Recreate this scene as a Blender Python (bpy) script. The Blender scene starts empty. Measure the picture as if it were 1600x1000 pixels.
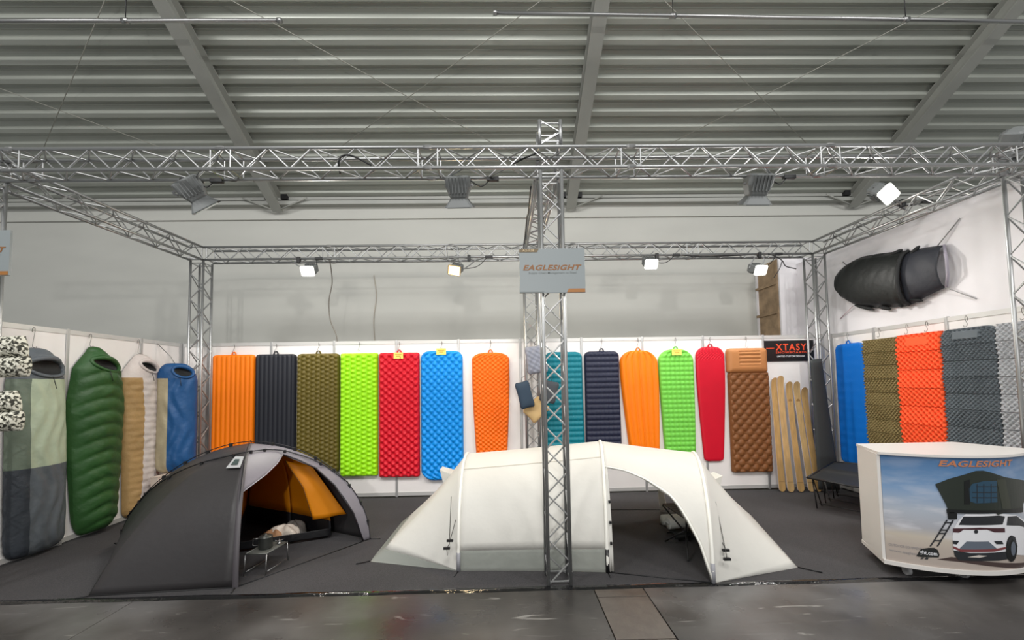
import bpy, bmesh, math, random
import numpy as np
from mathutils import Vector, Matrix
random.seed(4)
SC = bpy.context.scene
COL = SC.collection
PI = math.pi

# ------------------------------------------------------------------ camera
CAM_P = Vector((-0.26946, -6.74998, 1.78532))
CR = Vector((0.9996904, -0.0189810, -0.0160879))
CU = Vector((0.0150925, -0.0514671, 0.9985606))
CF = Vector((0.0197816, 0.9984943, 0.0511647))
cd = bpy.data.cameras.new('camera')
cd.sensor_width = 36.0
cd.lens = 14.637
cd.shift_y = 0.04036
cd.clip_start = 0.05
cam = bpy.data.objects.new('camera', cd)
M = Matrix.Identity(4)
for i in range(3):
    M[i][0] = CR[i]; M[i][1] = CU[i]; M[i][2] = -CF[i]; M[i][3] = CAM_P[i]
cam.matrix_world = M
COL.objects.link(cam)
SC.camera = cam
SC.view_settings.view_transform = 'Standard'
SC.view_settings.look = 'None'
SC.view_settings.gamma = 1
SC.view_settings.use_curve_mapping = False
SC.view_settings.exposure = -0.12

# ------------------------------------------------------------------ light
W = bpy.data.worlds.new('hall_air')
SC.world = W
W.use_nodes = True
W.node_tree.nodes['Background'].inputs[0].default_value = (0.97, 1.0, 1.0, 1)
W.node_tree.nodes['Background'].inputs[1].default_value = 0.40

def area(name, loc, target, size, power, col=(1, 1, 1), size_y=None, spread=None):
    l = bpy.data.lights.new(name, 'AREA')
    l.size = size
    if size_y:
        l.shape = 'RECTANGLE'; l.size_y = size_y
    l.energy = power; l.color = col
    if spread: l.spread = math.radians(spread)
    o = bpy.data.objects.new(name, l)
    o.location = loc
    o.rotation_euler = (Vector(target) - Vector(loc)).to_track_quat('-Z', 'Y').to_euler()
    COL.objects.link(o)
    return o

# rows of hall lamps high over the aisle in front of the stand
for i, x in enumerate((-6.5, 0.0, 6.5)):
    area('hall_lamp', (x, -8.5, 8.6), (x * 0.6, -1.0, 0.6), 1.6, 330, (1, 0.99, 0.97))
# lamps of the stand opposite: far away, at the height of the trusses
for x in (-0.1,):
    l = bpy.data.lights.new('opposite_stand_lamp', 'POINT')
    l.energy = 1350; l.shadow_soft_size = 0.16; l.color = (1, 0.98, 0.95)
    o = bpy.data.objects.new('opposite_stand_lamp', l); o.location = (x, -15.0, 4.25); COL.objects.link(o)

# ------------------------------------------------------------------ helpers
def px(u, v):
    return CF + CR * ((u - 800) / 650.537) - CU * ((v - 564.569) / 650.537)
def atY(u, v, y): q = px(u, v); return CAM_P + q * ((y - CAM_P.y) / q.y)
def atX(u, v, x): q = px(u, v); return CAM_P + q * ((x - CAM_P.x) / q.x)
def atZ(u, v, z): q = px(u, v); return CAM_P + q * ((z - CAM_P.z) / q.z)

def lin(c):
    c = c / 255.0
    return c / 12.92 if c <= 0.04045 else ((c + 0.055) / 1.055) ** 2.4
def rgb(r, g, b): return (lin(r), lin(g), lin(b), 1)

MATS = {}
def mat(name, col, rough=0.6, metal=0.0, vary=0.0, vscale=8, bump=0.0, bscale=60, spec=0.5, trans=0.0, coat=0.0, stretch=None, clear=0.0):
    if name in MATS: return MATS[name]
    m = bpy.data.materials.new(name)
    m.use_nodes = True
    nt = m.node_tree; N = nt.nodes; L = nt.links
    b = N['Principled BSDF']
    b.inputs['Base Color'].default_value = col
    b.inputs['Roughness'].default_value = rough
    b.inputs['Metallic'].default_value = metal
    b.inputs['Specular IOR Level'].default_value = spec
    b.inputs['Coat Weight'].default_value = coat
    tc = N.new('ShaderNodeTexCoord')
    src = tc.outputs['Object']
    if stretch:
        mp = N.new('ShaderNodeMapping'); mp.inputs['Scale'].default_value = stretch
        L.new(src, mp.inputs['Vector']); src = mp.outputs['Vector']
    if vary > 0:
        n = N.new('ShaderNodeTexNoise'); n.inputs['Scale'].default_value = vscale; n.inputs['Detail'].default_value = 5
        L.new(src, n.inputs['Vector'])
        r = N.new('ShaderNodeValToRGB')
        r.color_ramp.elements[0].position = 0.3; r.color_ramp.elements[1].position = 0.7
        r.color_ramp.elements[0].color = tuple(c * (1 - vary) for c in col[:3]) + (1,)
        r.color_ramp.elements[1].color = tuple(min(1, c * (1 + vary)) for c in col[:3]) + (1,)
        L.new(n.outputs['Fac'], r.inputs['Fac']); L.new(r.outputs['Color'], b.inputs['Base Color'])
    if bump > 0:
        n = N.new('ShaderNodeTexNoise'); n.inputs['Scale'].default_value = bscale; n.inputs['Detail'].default_value = 4
        L.new(src, n.inputs['Vector'])
        bp = N.new('ShaderNodeBump'); bp.inputs['Strength'].default_value = bump; bp.inputs['Distance'].default_value = 0.02
        L.new(n.outputs['Fac'], bp.inputs['Height']); L.new(bp.outputs['Normal'], b.inputs['Normal'])
    if trans > 0 or clear > 0:
        out = N['Material Output']; sh = b.outputs['BSDF']
        if trans > 0:
            t = N.new('ShaderNodeBsdfTranslucent'); t.inputs['Color'].default_value = col
            mx = N.new('ShaderNodeMixShader'); mx.inputs['Fac'].default_value = trans
            L.new(sh, mx.inputs[1]); L.new(t.outputs['BSDF'], mx.inputs[2]); sh = mx.outputs['Shader']
        if clear > 0:
            t = N.new('ShaderNodeBsdfTransparent')
            mx = N.new('ShaderNodeMixShader'); mx.inputs['Fac'].default_value = clear
            L.new(sh, mx.inputs[1]); L.new(t.outputs['BSDF'], mx.inputs[2]); sh = mx.outputs['Shader']
        L.new(sh, out.inputs['Surface'])
    MATS[name] = m
    return m

def emit(name, col, strength):
    m = bpy.data.materials.new(name); m.use_nodes = True
    b = m.node_tree.nodes['Principled BSDF']
    b.inputs['Base Color'].default_value = (0.8, 0.8, 0.8, 1)
    b.inputs['Emission Color'].default_value = col
    b.inputs['Emission Strength'].default_value = strength
    return m

ALU = mat('brushed_aluminium', rgb(172, 173, 173), 0.4, 0.8)
ALU_D = mat('grey_aluminium', rgb(150, 151, 152), 0.45, 0.7)
WHITE = mat('white_panel', rgb(238, 234, 232), 0.55, vary=0.02, vscale=3)
BLACK = mat('black_plastic', rgb(22, 22, 24), 0.5)
DARKF = mat('black_fabric', rgb(30, 31, 32), 0.75, bump=0.3, bscale=25)
STEELW = mat('wire_steel', rgb(165, 165, 165), 0.35, 0.9)
PAINT = mat('grey_lamp_paint', rgb(116, 119, 119), 0.5)
TAG = mat('yellow_card', rgb(240, 222, 110), 0.6)

def link(name, me, m=None, parent=None, smooth=False):
    o = bpy.data.objects.new(name, me)
    COL.objects.link(o)
    if m is not None and not me.materials: me.materials.append(m)
    if smooth:
        for p in me.polygons: p.use_smooth = True
    if parent is not None: o.parent = parent
    return o
def tag(o, label, cat, group=None):
    o['label'] = label; o['category'] = cat
    if group: o['group'] = group
    return o
def thing(name, label, cat, loc=(0, 0, 0), group=None):
    o = bpy.data.objects.new(name, None); COL.objects.link(o)
    o.location = loc; o.empty_display_size = 0.1
    return tag(o, label, cat, group)
def structure(o): o['kind'] = 'structure'; return o
def struct_root(name, loc=(0, 0, 0)):
    o = bpy.data.objects.new(name, None); COL.objects.link(o); o.location = loc
    return structure(o)

def mesh(name, verts, faces):
    me = bpy.data.meshes.new(name)
    me.from_pydata([tuple(v) for v in verts], [], faces)
    me.update()
    return me
def rel(parent, pts):
    if parent is None: return [Vector(p) for p in pts]
    L = parent.location
    return [Vector(p) - L for p in pts]

def bm_box(bm, lo, hi, bev=0.0):
    lo = Vector(lo); hi = Vector(hi)
    r = bmesh.ops.create_cube(bm, size=1.0)
    vs = r['verts']
    bmesh.ops.scale(bm, vec=hi - lo, verts=vs)
    bmesh.ops.translate(bm, vec=(lo + hi) / 2, verts=vs)
    if bev > 0:
        es = list({e for v in vs for e in v.link_edges})
        bmesh.ops.bevel(bm, geom=es, offset=bev, segments=2, affect='EDGES', profile=0.6)
def done(bm, name):
    bmesh.ops.recalc_face_normals(bm, faces=bm.faces)
    me = bpy.data.meshes.new(name); bm.to_mesh(me); bm.free()
    return me
def box(name, lo, hi, m, parent=None, bev=0.0):
    """box given in world coordinates (parent unrotated)"""
    lo, hi = rel(parent, (lo, hi))
    bm = bmesh.new(); bm_box(bm, lo, hi, bev)
    return link(name, done(bm, name), m, parent)

def tube_mesh(bm, pts, r, n=8, cap=True):
    """swept round tube along a polyline; r a number or a list"""
    pts = [Vector(p) for p in pts]
    rs = r if isinstance(r, (list, tuple)) else [r] * len(pts)
    rings = []
    up = Vector((0, 0, 1))
    prev = None
    for i, p in enumerate(pts):
        d = (pts[min(i + 1, len(pts) - 1)] - pts[max(i - 1, 0)]).normalized()
        if prev is None:
            a = d.cross(up if abs(d.z) < 0.95 else Vector((1, 0, 0))).normalized()
        else:
            a = (prev - d * prev.dot(d)).normalized()
        prev = a
        b = d.cross(a)
        rings.append([bm.verts.new(p + (a * math.cos(2 * PI * k / n) + b * math.sin(2 * PI * k / n)) * rs[i]) for k in range(n)])
    for i in range(len(rings) - 1):
        for k in range(n):
            bm.faces.new((rings[i][k], rings[i][(k + 1) % n], rings[i + 1][(k + 1) % n], rings[i + 1][k]))
    if cap:
        bm.faces.new(rings[0][::-1]); bm.faces.new(rings[-1])
def tube(name, pts, r, m, parent=None, n=8, smooth=True):
    bm = bmesh.new(); tube_mesh(bm, rel(parent, pts), r, n)
    return link(name, done(bm, name), m, parent, smooth)
def curve_pts(pts, k=8):
    """Catmull-Rom through points"""
    P = [Vector(p) for p in pts]
    P = [P[0] * 2 - P[1]] + P + [P[-1] * 2 - P[-2]]
    out = []
    for i in range(1, len(P) - 2):
        for j in range(k):
            t = j / k
            a, b, c, d = P[i - 1], P[i], P[i + 1], P[i + 2]
            out.append(0.5 * ((2 * b) + (c - a) * t + (2 * a - 5 * b + 4 * c - d) * t * t + (3 * b - a - 3 * c + d) * t ** 3))
    out.append(P[-2])
    return out
def grid_mesh(name, P, wrap=False, keep=None):
    """P: array [rows][cols] of points -> quads"""
    nr, nc = len(P), len(P[0])
    V = [p for row in P for p in row]
    Fs = []
    for i in range(nr - 1):
        for j in range(nc - 1):
            if keep is None or keep(i, j):
                Fs.append((i * nc + j, i * nc + j + 1, (i + 1) * nc + j + 1, (i + 1) * nc + j))
    return mesh(name, V, Fs)
def clean(me):
    bm = bmesh.new(); bm.from_mesh(me)
    bmesh.ops.delete(bm, geom=[v for v in bm.verts if not v.link_faces], context='VERTS')
    bmesh.ops.recalc_face_normals(bm, faces=bm.faces)
    bm.to_mesh(me); bm.free()
    return me
def solid(o, t):
    md = o.modifiers.new('thickness', 'SOLIDIFY'); md.thickness = t; md.offset = 0
    return o

def text2d(s, width, height=None, shear=0.0, bold=0.0, spacing=1.0):
    """flat lettering: verts (x, y) from 0..width and faces"""
    cu = bpy.data.curves.new('lettering', 'FONT')
    cu.body = s; cu.shear = shear; cu.offset = bold; cu.space_character = spacing; cu.resolution_u = 3
    o = bpy.data.objects.new('lettering', cu); COL.objects.link(o)
    dg = bpy.context.evaluated_depsgraph_get()
    me = bpy.data.meshes.new_from_object(o.evaluated_get(dg))
    V = np.array([v.co[:2] for v in me.vertices]); Fs = [tuple(p.vertices) for p in me.polygons]
    bpy.data.objects.remove(o); bpy.data.curves.remove(cu); bpy.data.meshes.remove(me)
    V -= V.min(0)
    k = width / V[:, 0].max()
    V[:, 0] *= k
    V[:, 1] *= (height / V[:, 1].max()) if height else k
    return V, Fs

# ------------------------------------------------------------------ setting: hall
XL, XR, YF = -5.415, 5.13, -3.05

# floor: dark coated concrete with scuffs and sealed joints
fm = bpy.data.materials.new('dark_hall_concrete'); fm.use_nodes = True
nt = fm.node_tree; N = nt.nodes; L = nt.links; pb = N['Principled BSDF']
tc = N.new('ShaderNodeTexCoord')
def noise(scale, detail=5, stretch=None, dist=0.0):
    n = N.new('ShaderNodeTexNoise'); n.inputs['Scale'].default_value = scale; n.inputs['Detail'].default_value = detail
    n.inputs['Distortion'].default_value = dist
    if stretch:
        mp = N.new('ShaderNodeMapping'); mp.inputs['Scale'].default_value = stretch; mp.inputs['Rotation'].default_value = (0, 0, 0.5)
        L.new(tc.outputs['Object'], mp.inputs['Vector']); L.new(mp.outputs['Vector'], n.inputs['Vector'])
    else: L.new(tc.outputs['Object'], n.inputs['Vector'])
    return n
def ramp(src, stops):
    r = N.new('ShaderNodeValToRGB')
    e = r.color_ramp.elements
    e[0].position, e[0].color = stops[0]; e[1].position, e[1].color = stops[-1]
    for s in stops[1:-1]:
        q = e.new(s[0]); q.color = s[1]
    L.new(src, r.inputs['Fac']); return r
n1 = noise(0.8, 6)
r1 = ramp(n1.outputs['Fac'], [(0.34, rgb(40, 38, 37)), (0.5, rgb(66, 63, 61)), (0.66, rgb(100, 98, 97))])
n2 = noise(1.7, 10, (1.2, 9, 1), 1.2)
r2 = ramp(n2.outputs['Fac'], [(0.645, (0, 0, 0, 1)), (0.76, (1, 1, 1, 1))])
mx = N.new('ShaderNodeMix'); mx.data_type = 'RGBA'
L.new(r2.outputs['Color'], mx.inputs['Factor']); L.new(r1.outputs['Color'], mx.inputs['A']); mx.inputs['B'].default_value = rgb(150, 148, 144)
L.new(mx.outputs['Result'], pb.inputs['Base Color'])
n3 = noise(2.2, 6)
r3 = ramp(n3.outputs['Fac'], [(0.35, (0.24, 0.24, 0.24, 1)), (0.65, (0.44, 0.44, 0.44, 1))])
L.new(r3.outputs['Color'], pb.inputs['Roughness'])
bp = N.new('ShaderNodeBump'); bp.inputs['Strength'].default_value = 0.12; bp.inputs['Distance'].default_value = 0.01
L.new(n2.outputs['Fac'], bp.inputs['Height']); L.new(bp.outputs['Normal'], pb.inputs['Normal'])
FLOORM = fm
fl = struct_root('floor')
# big slabs with a narrow recessed seam, and a run of steel duct covers
xs = [-13, -7.4, -3.42, 0.475, 0.905, 4.9, 13]
ys = [-12, -7.6, -3.79, -3.215, 1.6]
box('subfloor', (-13, -12, -0.3), (13, 1.6, -0.05), BLACK, fl)
DUCT = mat('duct_cover_concrete', rgb(84, 77, 71), 0.38, vary=0.2, vscale=9, bump=0.1, bscale=30)
for i in range(len(xs) - 1):
    if i == 3:
        ye = [-12, -10.2, -8.4, -6.6, -4.95, -4.37, -3.79, -3.215, -2.6, 1.6]
        for j in range(len(ye) - 1):
            box('duct_cover', (xs[i] + 0.006, ye[j] + 0.005, -0.05), (xs[i + 1] - 0.006, ye[j + 1] - 0.005, -0.004), DUCT, fl, 0.003)
    else:
        box('floor_slab', (xs[i] + 0.003, -12, -0.05), (xs[i + 1] - 0.003, 1.6, -0.004), FLOORM, fl)

# booth carpet
cm = bpy.data.materials.new('charcoal_needle_felt'); cm.use_nodes = True
nt = cm.node_tree; N = nt.nodes; L = nt.links; pb = N['Principled BSDF']; tc = N.new('ShaderNodeTexCoord')
n1 = noise(260, 2); r1 = ramp(n1.outputs['Fac'], [(0.3, rgb(40, 39, 41)), (0.7, rgb(76, 74, 76))])
n2 = noise(1.1, 4); r2 = ramp(n2.outputs['Fac'], [(0.3, (0.82, 0.82, 0.82, 1)), (0.7, (1.1, 1.1, 1.1, 1))])
mx = N.new('ShaderNodeMix'); mx.data_type = 'RGBA'; mx.blend_type = 'MULTIPLY'; mx.inputs['Factor'].default_value = 1
L.new(r1.outputs['Color'], mx.inputs['A']); L.new(r2.outputs['Color'], mx.inputs['B']); L.new(mx.outputs['Result'], pb.inputs['Base Color'])
pb.inputs['Roughness'].default_value = 0.95
bp = N.new('ShaderNodeBump'); bp.inputs['Strength'].default_value = 0.3; bp.inputs['Distance'].default_value = 0.004
L.new(n1.outputs['Fac'], bp.inputs['Height']); L.new(bp.outputs['Normal'], pb.inputs['Normal'])
cp = thing('carpet', 'charcoal felt carpet covering the floor of the whole stand', 'carpet', (0, YF, 0))
bm = bmesh.new()
V = []
nx = 60
top0, top1 = [], []
for i in range(nx + 1):
    x = -6.2 + 12.4 * i / nx
    w = 0.004 * math.sin(i * 1.3) + 0.002 * math.sin(i * 2.9)
    V.append((x, YF + w, -0.004)); V.append((x, YF + w, 0.002)); V.append((x, -0.04, 0.002))
Fs = []
for i in range(nx):
    a = i * 3; b = a + 3
    Fs += [(a, b, b + 1, a + 1), (a + 1, b + 1, b + 2, a + 2)]
bm.free()
link('felt', mesh('felt', rel(cp, V), Fs), cm, cp)
TAPE = mat('glossy_black_tape', rgb(20, 20, 22), 0.13, spec=0.9, bump=0.35, bscale=14)
V = []
for i in range(nx * 2 + 1):
    x = -6.2 + 12.4 * i / (nx * 2)
    w = 0.004 * math.sin(i * 0.65) + 0.002 * math.sin(i * 1.45)
    h = 0.004 + 0.004 * (0.5 + 0.5 * math.sin(i * 0.9)) + 0.003 * math.sin(i * 3.1)
    for dy, z in ((-0.035, -0.0035), (-0.012, 0.002 + h * 0.4), (0.0, 0.003 + h), (0.02, 0.0045), (0.032, 0.0025)): V.append((x, YF + w + dy, z))
Fs = []
for i in range(nx * 2):
    for k in range(4):
        a = i * 5 + k; Fs.append((a, a + 5, a + 6, a + 1))
link('edge_tape', mesh('edge_tape', rel(cp, V), Fs), TAPE, cp, True)

# hall rear wall, eaves fascia
HW = mat('pale_hall_wall', rgb(192, 192, 186), 0.7, vary=0.04, vscale=0.7, stretch=(1, 1, 3))
hw = box('wall_rear', (-15, 1.5, -0.05), (15, 1.7, 5.36), HW); structure(hw)
FAS = mat('grey_eaves_sheet', rgb(168, 169, 164), 0.55, vary=0.05, vscale=2)
tr = struct_root('trim_1')
box('ledge', (-15, 1.46, 5.1), (15, 1.5, 5.13), HW, tr)
box('eaves_sheet', (-15, 1.40, 5.47), (15, 1.52, 5.84), FAS, tr)
box('eaves_gutter', (-15, 1.36, 5.36), (15, 1.52, 5.44), FAS, tr, 0.01)
for x in (-3.3, 4.0, 9.6, -10.0):
    box('bolt_plate', (x - 0.05, 1.385, 5.6), (x - 0.015, 1.4, 5.64), BLACK, tr)
    box('bolt_plate', (x + 0.015, 1.385, 5.6), (x + 0.05, 1.4, 5.64), BLACK, tr)

# roof: folded steel deck rising from the eaves towards the aisle
SL = 0.555
def roof_z(y, off=0.0): return 5.47 - SL * (y - 1.0) + off
ROOF = mat('galvanised_roof_deck', rgb(170, 173, 165), 0.42, 0.25, vary=0.1, vscale=1.5, stretch=(0.4, 3, 3))
prof = []
per = 0.2225
y = 1.6
nrm = Vector((0, -SL, -1)).normalized()        # underside normal (down)
while y > -5.2:
    for dy, dep in ((0.0, 0.0), (0.06, 0.0), (0.07, 0.012), (0.09, 0.056), (0.1, 0.06), (0.142, 0.06), (0.149, 0.05), (0.157, 0.06), (0.185, 0.06), (0.195, 0.056), (0.215, 0.01)):
        yy = y - dy
        p = Vector((0, yy, roof_z(yy, 0.27))) - nrm * dep
        prof.append(p)
    y -= per
V, Fs = [], []
for p in prof: V += [(-15, p.y, p.z), (15, p.y, p.z)]
for i in range(len(prof) - 1): Fs.append((2 * i, 2 * i + 1, 2 * i + 3, 2 * i + 2))
ce = struct_root('ceiling')
ck = link('roof_deck', mesh('roof_deck', V, Fs), ROOF, ce)
BEAM = mat('grey_roof_beam', rgb(157, 158, 152), 0.5, vary=0.05, vscale=3)
def roof_dir(): return Vector((0, -1, SL)).normalized()
for x0, w in ((-4.70, 0.2), (1.12, 0.2), (6.88, 0.2), (-10.5, 0.2), (12.6, 0.2)):
    bm = bmesh.new()
    for (za, zb, hw_) in ((0.0, 0.018, w / 2), (0.018, 0.245, 0.012), (0.245, 0.262, w / 2)):
        vs = []
        for yy in (1.42, -5.0):
            for sx in (-1, 1):
                for z in (za, zb):
                    p = Vector((x0 + sx * hw_, yy, roof_z(yy))) - nrm * z * 0.96
                    vs.append(bm.verts.new(p))
        a = vs
        for f in ((0, 2, 3, 1), (4, 5, 7, 6), (0, 1, 5, 4), (2, 6, 7, 3), (1, 3, 7, 5), (0, 4, 6, 2)): bm.faces.new([a[k] for k in f])
    b = link('roof_beam', done(bm, 'roof_beam'), BEAM, ce)
    if abs(x0) < 8:
        for sx in (-1, 1):
            tube('knee_brace', [(x0 + sx * 0.1, 1.36, roof_z(1.36, -0.0)), (x0 + sx * 0.62, 1.3, roof_z(1.3, 0.16))], 0.016, BEAM, ce, 6)
            box('beam_shoe', (x0 + sx * 0.16 - 0.06, 1.33, 5.46), (x0 + sx * 0.16 + 0.06, 1.4, 5.6), BLACK, ce)
ROD = mat('bracing_rod_steel', rgb(158, 157, 148), 0.5, 0.3)
def rod(a, b):
    (xa, ya), (xb, yb) = a, b
    tube('bracing_rod', [(xa, ya, roof_z(ya, 0.12)), (xb, yb, roof_z(yb, 0.12))], 0.006, ROD, ce, 6)
def rod_px(x0, y0, x1, y1, far=0.95, near=-2.6):
    d = ((x1 - x0) / (y1 - y0))
    rod((x0 + d * (far - y0), far), (x0 + d * (near - y0), near))
rod_px(-3.86, -1.42, -0.4, 0.32); rod_px(0.34, -1.42, -2.95, 0.31, near=-3.6)
rod_px(1.95, -1.42, 4.98, 0.24); rod_px(5.96, -1.43, 2.75, 0.33)
rod_px(-5.45, -1.41, -8.0, 0.28); rod_px(-7.9, -0.46, -6.23, 0.32, near=-1.2)

# pipes slung under the roof
def pipe(name, x0, x1, y, z0, z1, label, clips):
    t = thing(name, label, 'pipe', (x0, y, z0))
    tube('pipe_run', [(x0, y, z0), (x1, y, z1)], 0.024, STEELW, t, 10)
    tube('end_cap', [(x0, y, z0), (x0 + (0.05 if x1 > x0 else -0.05), y, z0)], 0.033, STEELW, t, 10)
    for x in clips:
        z = z0 + (z1 - z0) * (x - x0) / (x1 - x0)
        tube('coupling', [(x - 0.04, y, z), (x + 0.04, y, z)], 0.034, STEELW, t, 10)
        tube('hanger_rod', [(x, y, z), (x, y, roof_z(y, 0.25))], 0.006, BLACK, t, 6)
pipe('roof_pipe', -3.1, -12.0, -1.5, 6.55, 6.52, 'thin steel pipe under the roof ending above the black tent', (-5.1, -7.5))
pipe('roof_pipe', -0.34, 13.0, -1.5, 6.66, 6.45, 'long steel pipe under the roof above the white tent', (2.05, 5.2, 8.4))

# ------------------------------------------------------------------ exhibition panel walls
POST = mat('aluminium_post', rgb(188, 188, 188), 0.42, 0.6)
RAIL = mat('aluminium_rail', rgb(206, 205, 203), 0.45, 0.35)
def panel_wall(name, axis, seams, fixed, inward):
    """axis 'x': wall in plane y=fixed; axis 'y': wall in plane x=fixed. inward = sign of the room side"""
    r = struct_root(name)
    def bx(n, a0, a1, d0, d1, z0, z1, m, bev=0.0):
        lo_d, hi_d = sorted((fixed + inward * d0, fixed + inward * d1))
        if axis == 'x': box(n, (a0, lo_d, z0), (a1, hi_d, z1), m, r, bev)
        else: box(n, (lo_d, a0, z0), (hi_d, a1, z1), m, r, bev)
    for a, b in zip(seams[:-1], seams[1:]):
        bx('wall_panel', a + 0.02, b - 0.02, -0.02, 0.0, 0.07, 2.44, WHITE)
        bx('bottom_rail', a + 0.02, b - 0.02, -0.025, 0.008, 0.02, 0.075, RAIL)
        bx('top_rail', a + 0.02, b - 0.02, -0.025, 0.008, 2.44, 2.495, RAIL)
    for a in seams:
        bx('wall_post', a - 0.019, a + 0.019, -0.03, 0.012, 0.0, 2.505, POST, 0.006)
    return r
panel_wall('wall_back', 'x', [-5.395] + [float(k) for k in range(-5, 6)], 0.0, -1)
panel_wall('wall_left', 'y', [-3.75, -2.758, -1.758, -0.758, -0.04], XL, 1)
panel_wall('wall_right', 'y', [-3.8, -2.81, -1.81, -0.81, -0.04], XR, -1)
FAB = mat('white_painted_partition', rgb(236, 233, 236), 0.65, vary=0.02, vscale=2)
wu = box('wall_right_partition', (XR + 0.06, -3.9, -0.02), (XR + 0.16, 0.9, 3.9), FAB); structure(wu)

# stub of the partition behind the stand: white front, bare studded side
OSB = mat('bare_brown_board', rgb(158, 134, 106), 0.8, vary=0.25, vscale=6, bump=0.2)
ps = thing('partition_stub', 'white partition end behind the back wall with a bare brown battened side', 'partition', (4.86, 0.8, 0))
box('front_board', (4.86, 0.78, 0), (5.6, 0.82, 4.02), FAB, ps)
box('side_board', (4.87, 0.82, 0), (4.89, 1.49, 4.02), OSB, ps)
for z in (1.9, 2.45, 3.0, 3.55):
    box('batten', (4.84, 0.82, z), (4.87, 1.49, z + 0.05), OSB, ps)
for yy in (0.83, 1.44): box('stud', (4.845, yy, 0), (4.87, yy + 0.05, 4.0), FAB if yy > 1 else OSB, ps)

# ------------------------------------------------------------------ trusses
S = 0.195
CHR, BRR = 0.0175, 0.0075
def brace_mesh(length):
    bm = bmesh.new(); tube_mesh(bm, [(0, 0, 0), (0, 0, length)], BRR, 6)
    return done(bm, 'brace')
def truss(name, label, P0, P1, ax1, group=None, pitch=0.2, joints=2.0):
    P0 = Vector(P0); P1 = Vector(P1)
    d = (P1 - P0); Ln = d.length; d.normalize()
    a = Vector(ax1); a = (a - d * a.dot(d)).normalized(); b = d.cross(a).normalized()
    t = thing(name, label, 'truss', P0, group)
    cor = [(-1, -1), (1, -1), (1, 1), (-1, 1)]
    off = [(a * i + b * j) * (S / 2) for i, j in cor]
    bm = bmesh.new(); tube_mesh(bm, [(0, 0, 0), d * Ln], CHR, 10); cme = done(bm, 'chord')
    cme.materials.append(ALU)
    for p in cme.polygons: p.use_smooth = len(p.vertices) == 4
    for o_ in off:
        o = link('chord', cme, None, t); o.location = o_
    n = max(2, int(round(Ln / pitch))); step = Ln / n
    diag = math.hypot(S, step)
    dme = brace_mesh(diag); dme.materials.append(ALU)
    rme = brace_mesh(S); rme.materials.append(ALU)
    def place(me, A, Bp):
        o = link('brace', me, None, t)
        o.location = A
        o.rotation_mode = 'QUATERNION'
        o.rotation_quaternion = (Bp - A).to_track_quat('Z', 'Y')
    for f in range(4):
        A, Bq = off[f], off[(f + 1) % 4]
        for k in range(n):
            u0, u1 = k * step, (k + 1) * step
            if (k + f) % 2 == 0: place(dme, A + d * u0, Bq + d * u1)
            else: place(dme, Bq + d * u0, A + d * u1)
        m = max(1, int(round(Ln / joints)))
        for j in range(m + 1):
            for e in ((0.03,) if j in (0,) else ((-0.03,) if j == m else (-0.09, 0.09))):
                u = Ln * j / m + e
                place(rme, A + d * u, Bq + d * u)
    # conical couplers where the modules join
    bm = bmesh.new()
    m = max(1, int(round(Ln / joints)))
    for j in range(1, m):
        for o_ in off:
            c = o_ + d * (Ln * j / m)
            tube_mesh(bm, [c - d * 0.04, c - d * 0.02, c + d * 0.02, c + d * 0.04], [0.019, 0.0225, 0.0225, 0.019], 8)
    if m > 1: link('couplers', done(bm, 'couplers'), STEELW, t)['kind'] = 'stuff'
    else: bm.free()
    return t
ZT = 3.772 + S / 2          # centre height of the horizontal trusses
HB = 3.772                  # their lower chords
FY = -3.0 + S / 2           # centre of the front truss
BY = -0.305 + S / 2
truss('truss_beam', 'long aluminium box truss crossing the whole front of the stand', (-6.6, FY, ZT), (6.6, FY, ZT), (0, 1, 0))
truss('truss_beam', 'aluminium box truss running along above the back wall panels', (-4.88, BY, ZT - 0.01), (4.66, BY, ZT - 0.01), (0, 1, 0))
FLX, FRX, BLX, BRX, MX = -5.06, 4.82, -4.99, 4.77, 0.192
truss('truss_beam', 'aluminium box truss over the sleeping bag wall on the left', (FLX - 0.01, FY + S / 2 + 0.02, ZT - 0.015), (BLX, BY - S / 2, ZT - 0.015), (1, 0, 0))
truss('truss_beam', 'aluminium box truss over the foam mat wall on the right', (FRX, FY + S / 2 + 0.02, ZT - 0.015), (BRX, BY - S / 2, ZT - 0.015), (1, 0, 0))
truss('truss_beam', 'aluminium box truss running front to back over the middle', (MX, FY + S / 2 + 0.02, ZT - 0.015), (MX - 0.01, BY - S / 2 - 0.02, ZT - 0.015), (1, 0, 0))
for x, y_, lab in ((MX, FY, 'aluminium truss column in the middle of the front, behind the grey sign'),
                   (FLX, FY, 'aluminium truss column at the left front with camouflage foam on it'),
                   (FRX, FY, 'aluminium truss column at the right front behind the counter'),
                   (MX - 0.02, BY, 'aluminium truss column at the back wall with pillows hung on it'),
                   (BLX, BY, 'aluminium truss column in the left back corner beside the orange tube pad'),
                   (BRX, BY, 'aluminium truss column in the right back corner behind the dark grey mat')):
    c = truss('truss_column', lab, (x, y_, 0.004), (x, y_, HB - 0.03), (1, 0, 0), joints=3.0)
st = truss('truss_stub', 'short truss end standing up above the middle of the front truss', (MX, FY, ZT + S / 2 + 0.02), (MX, FY, 4.22), (1, 0, 0), joints=3)

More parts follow.
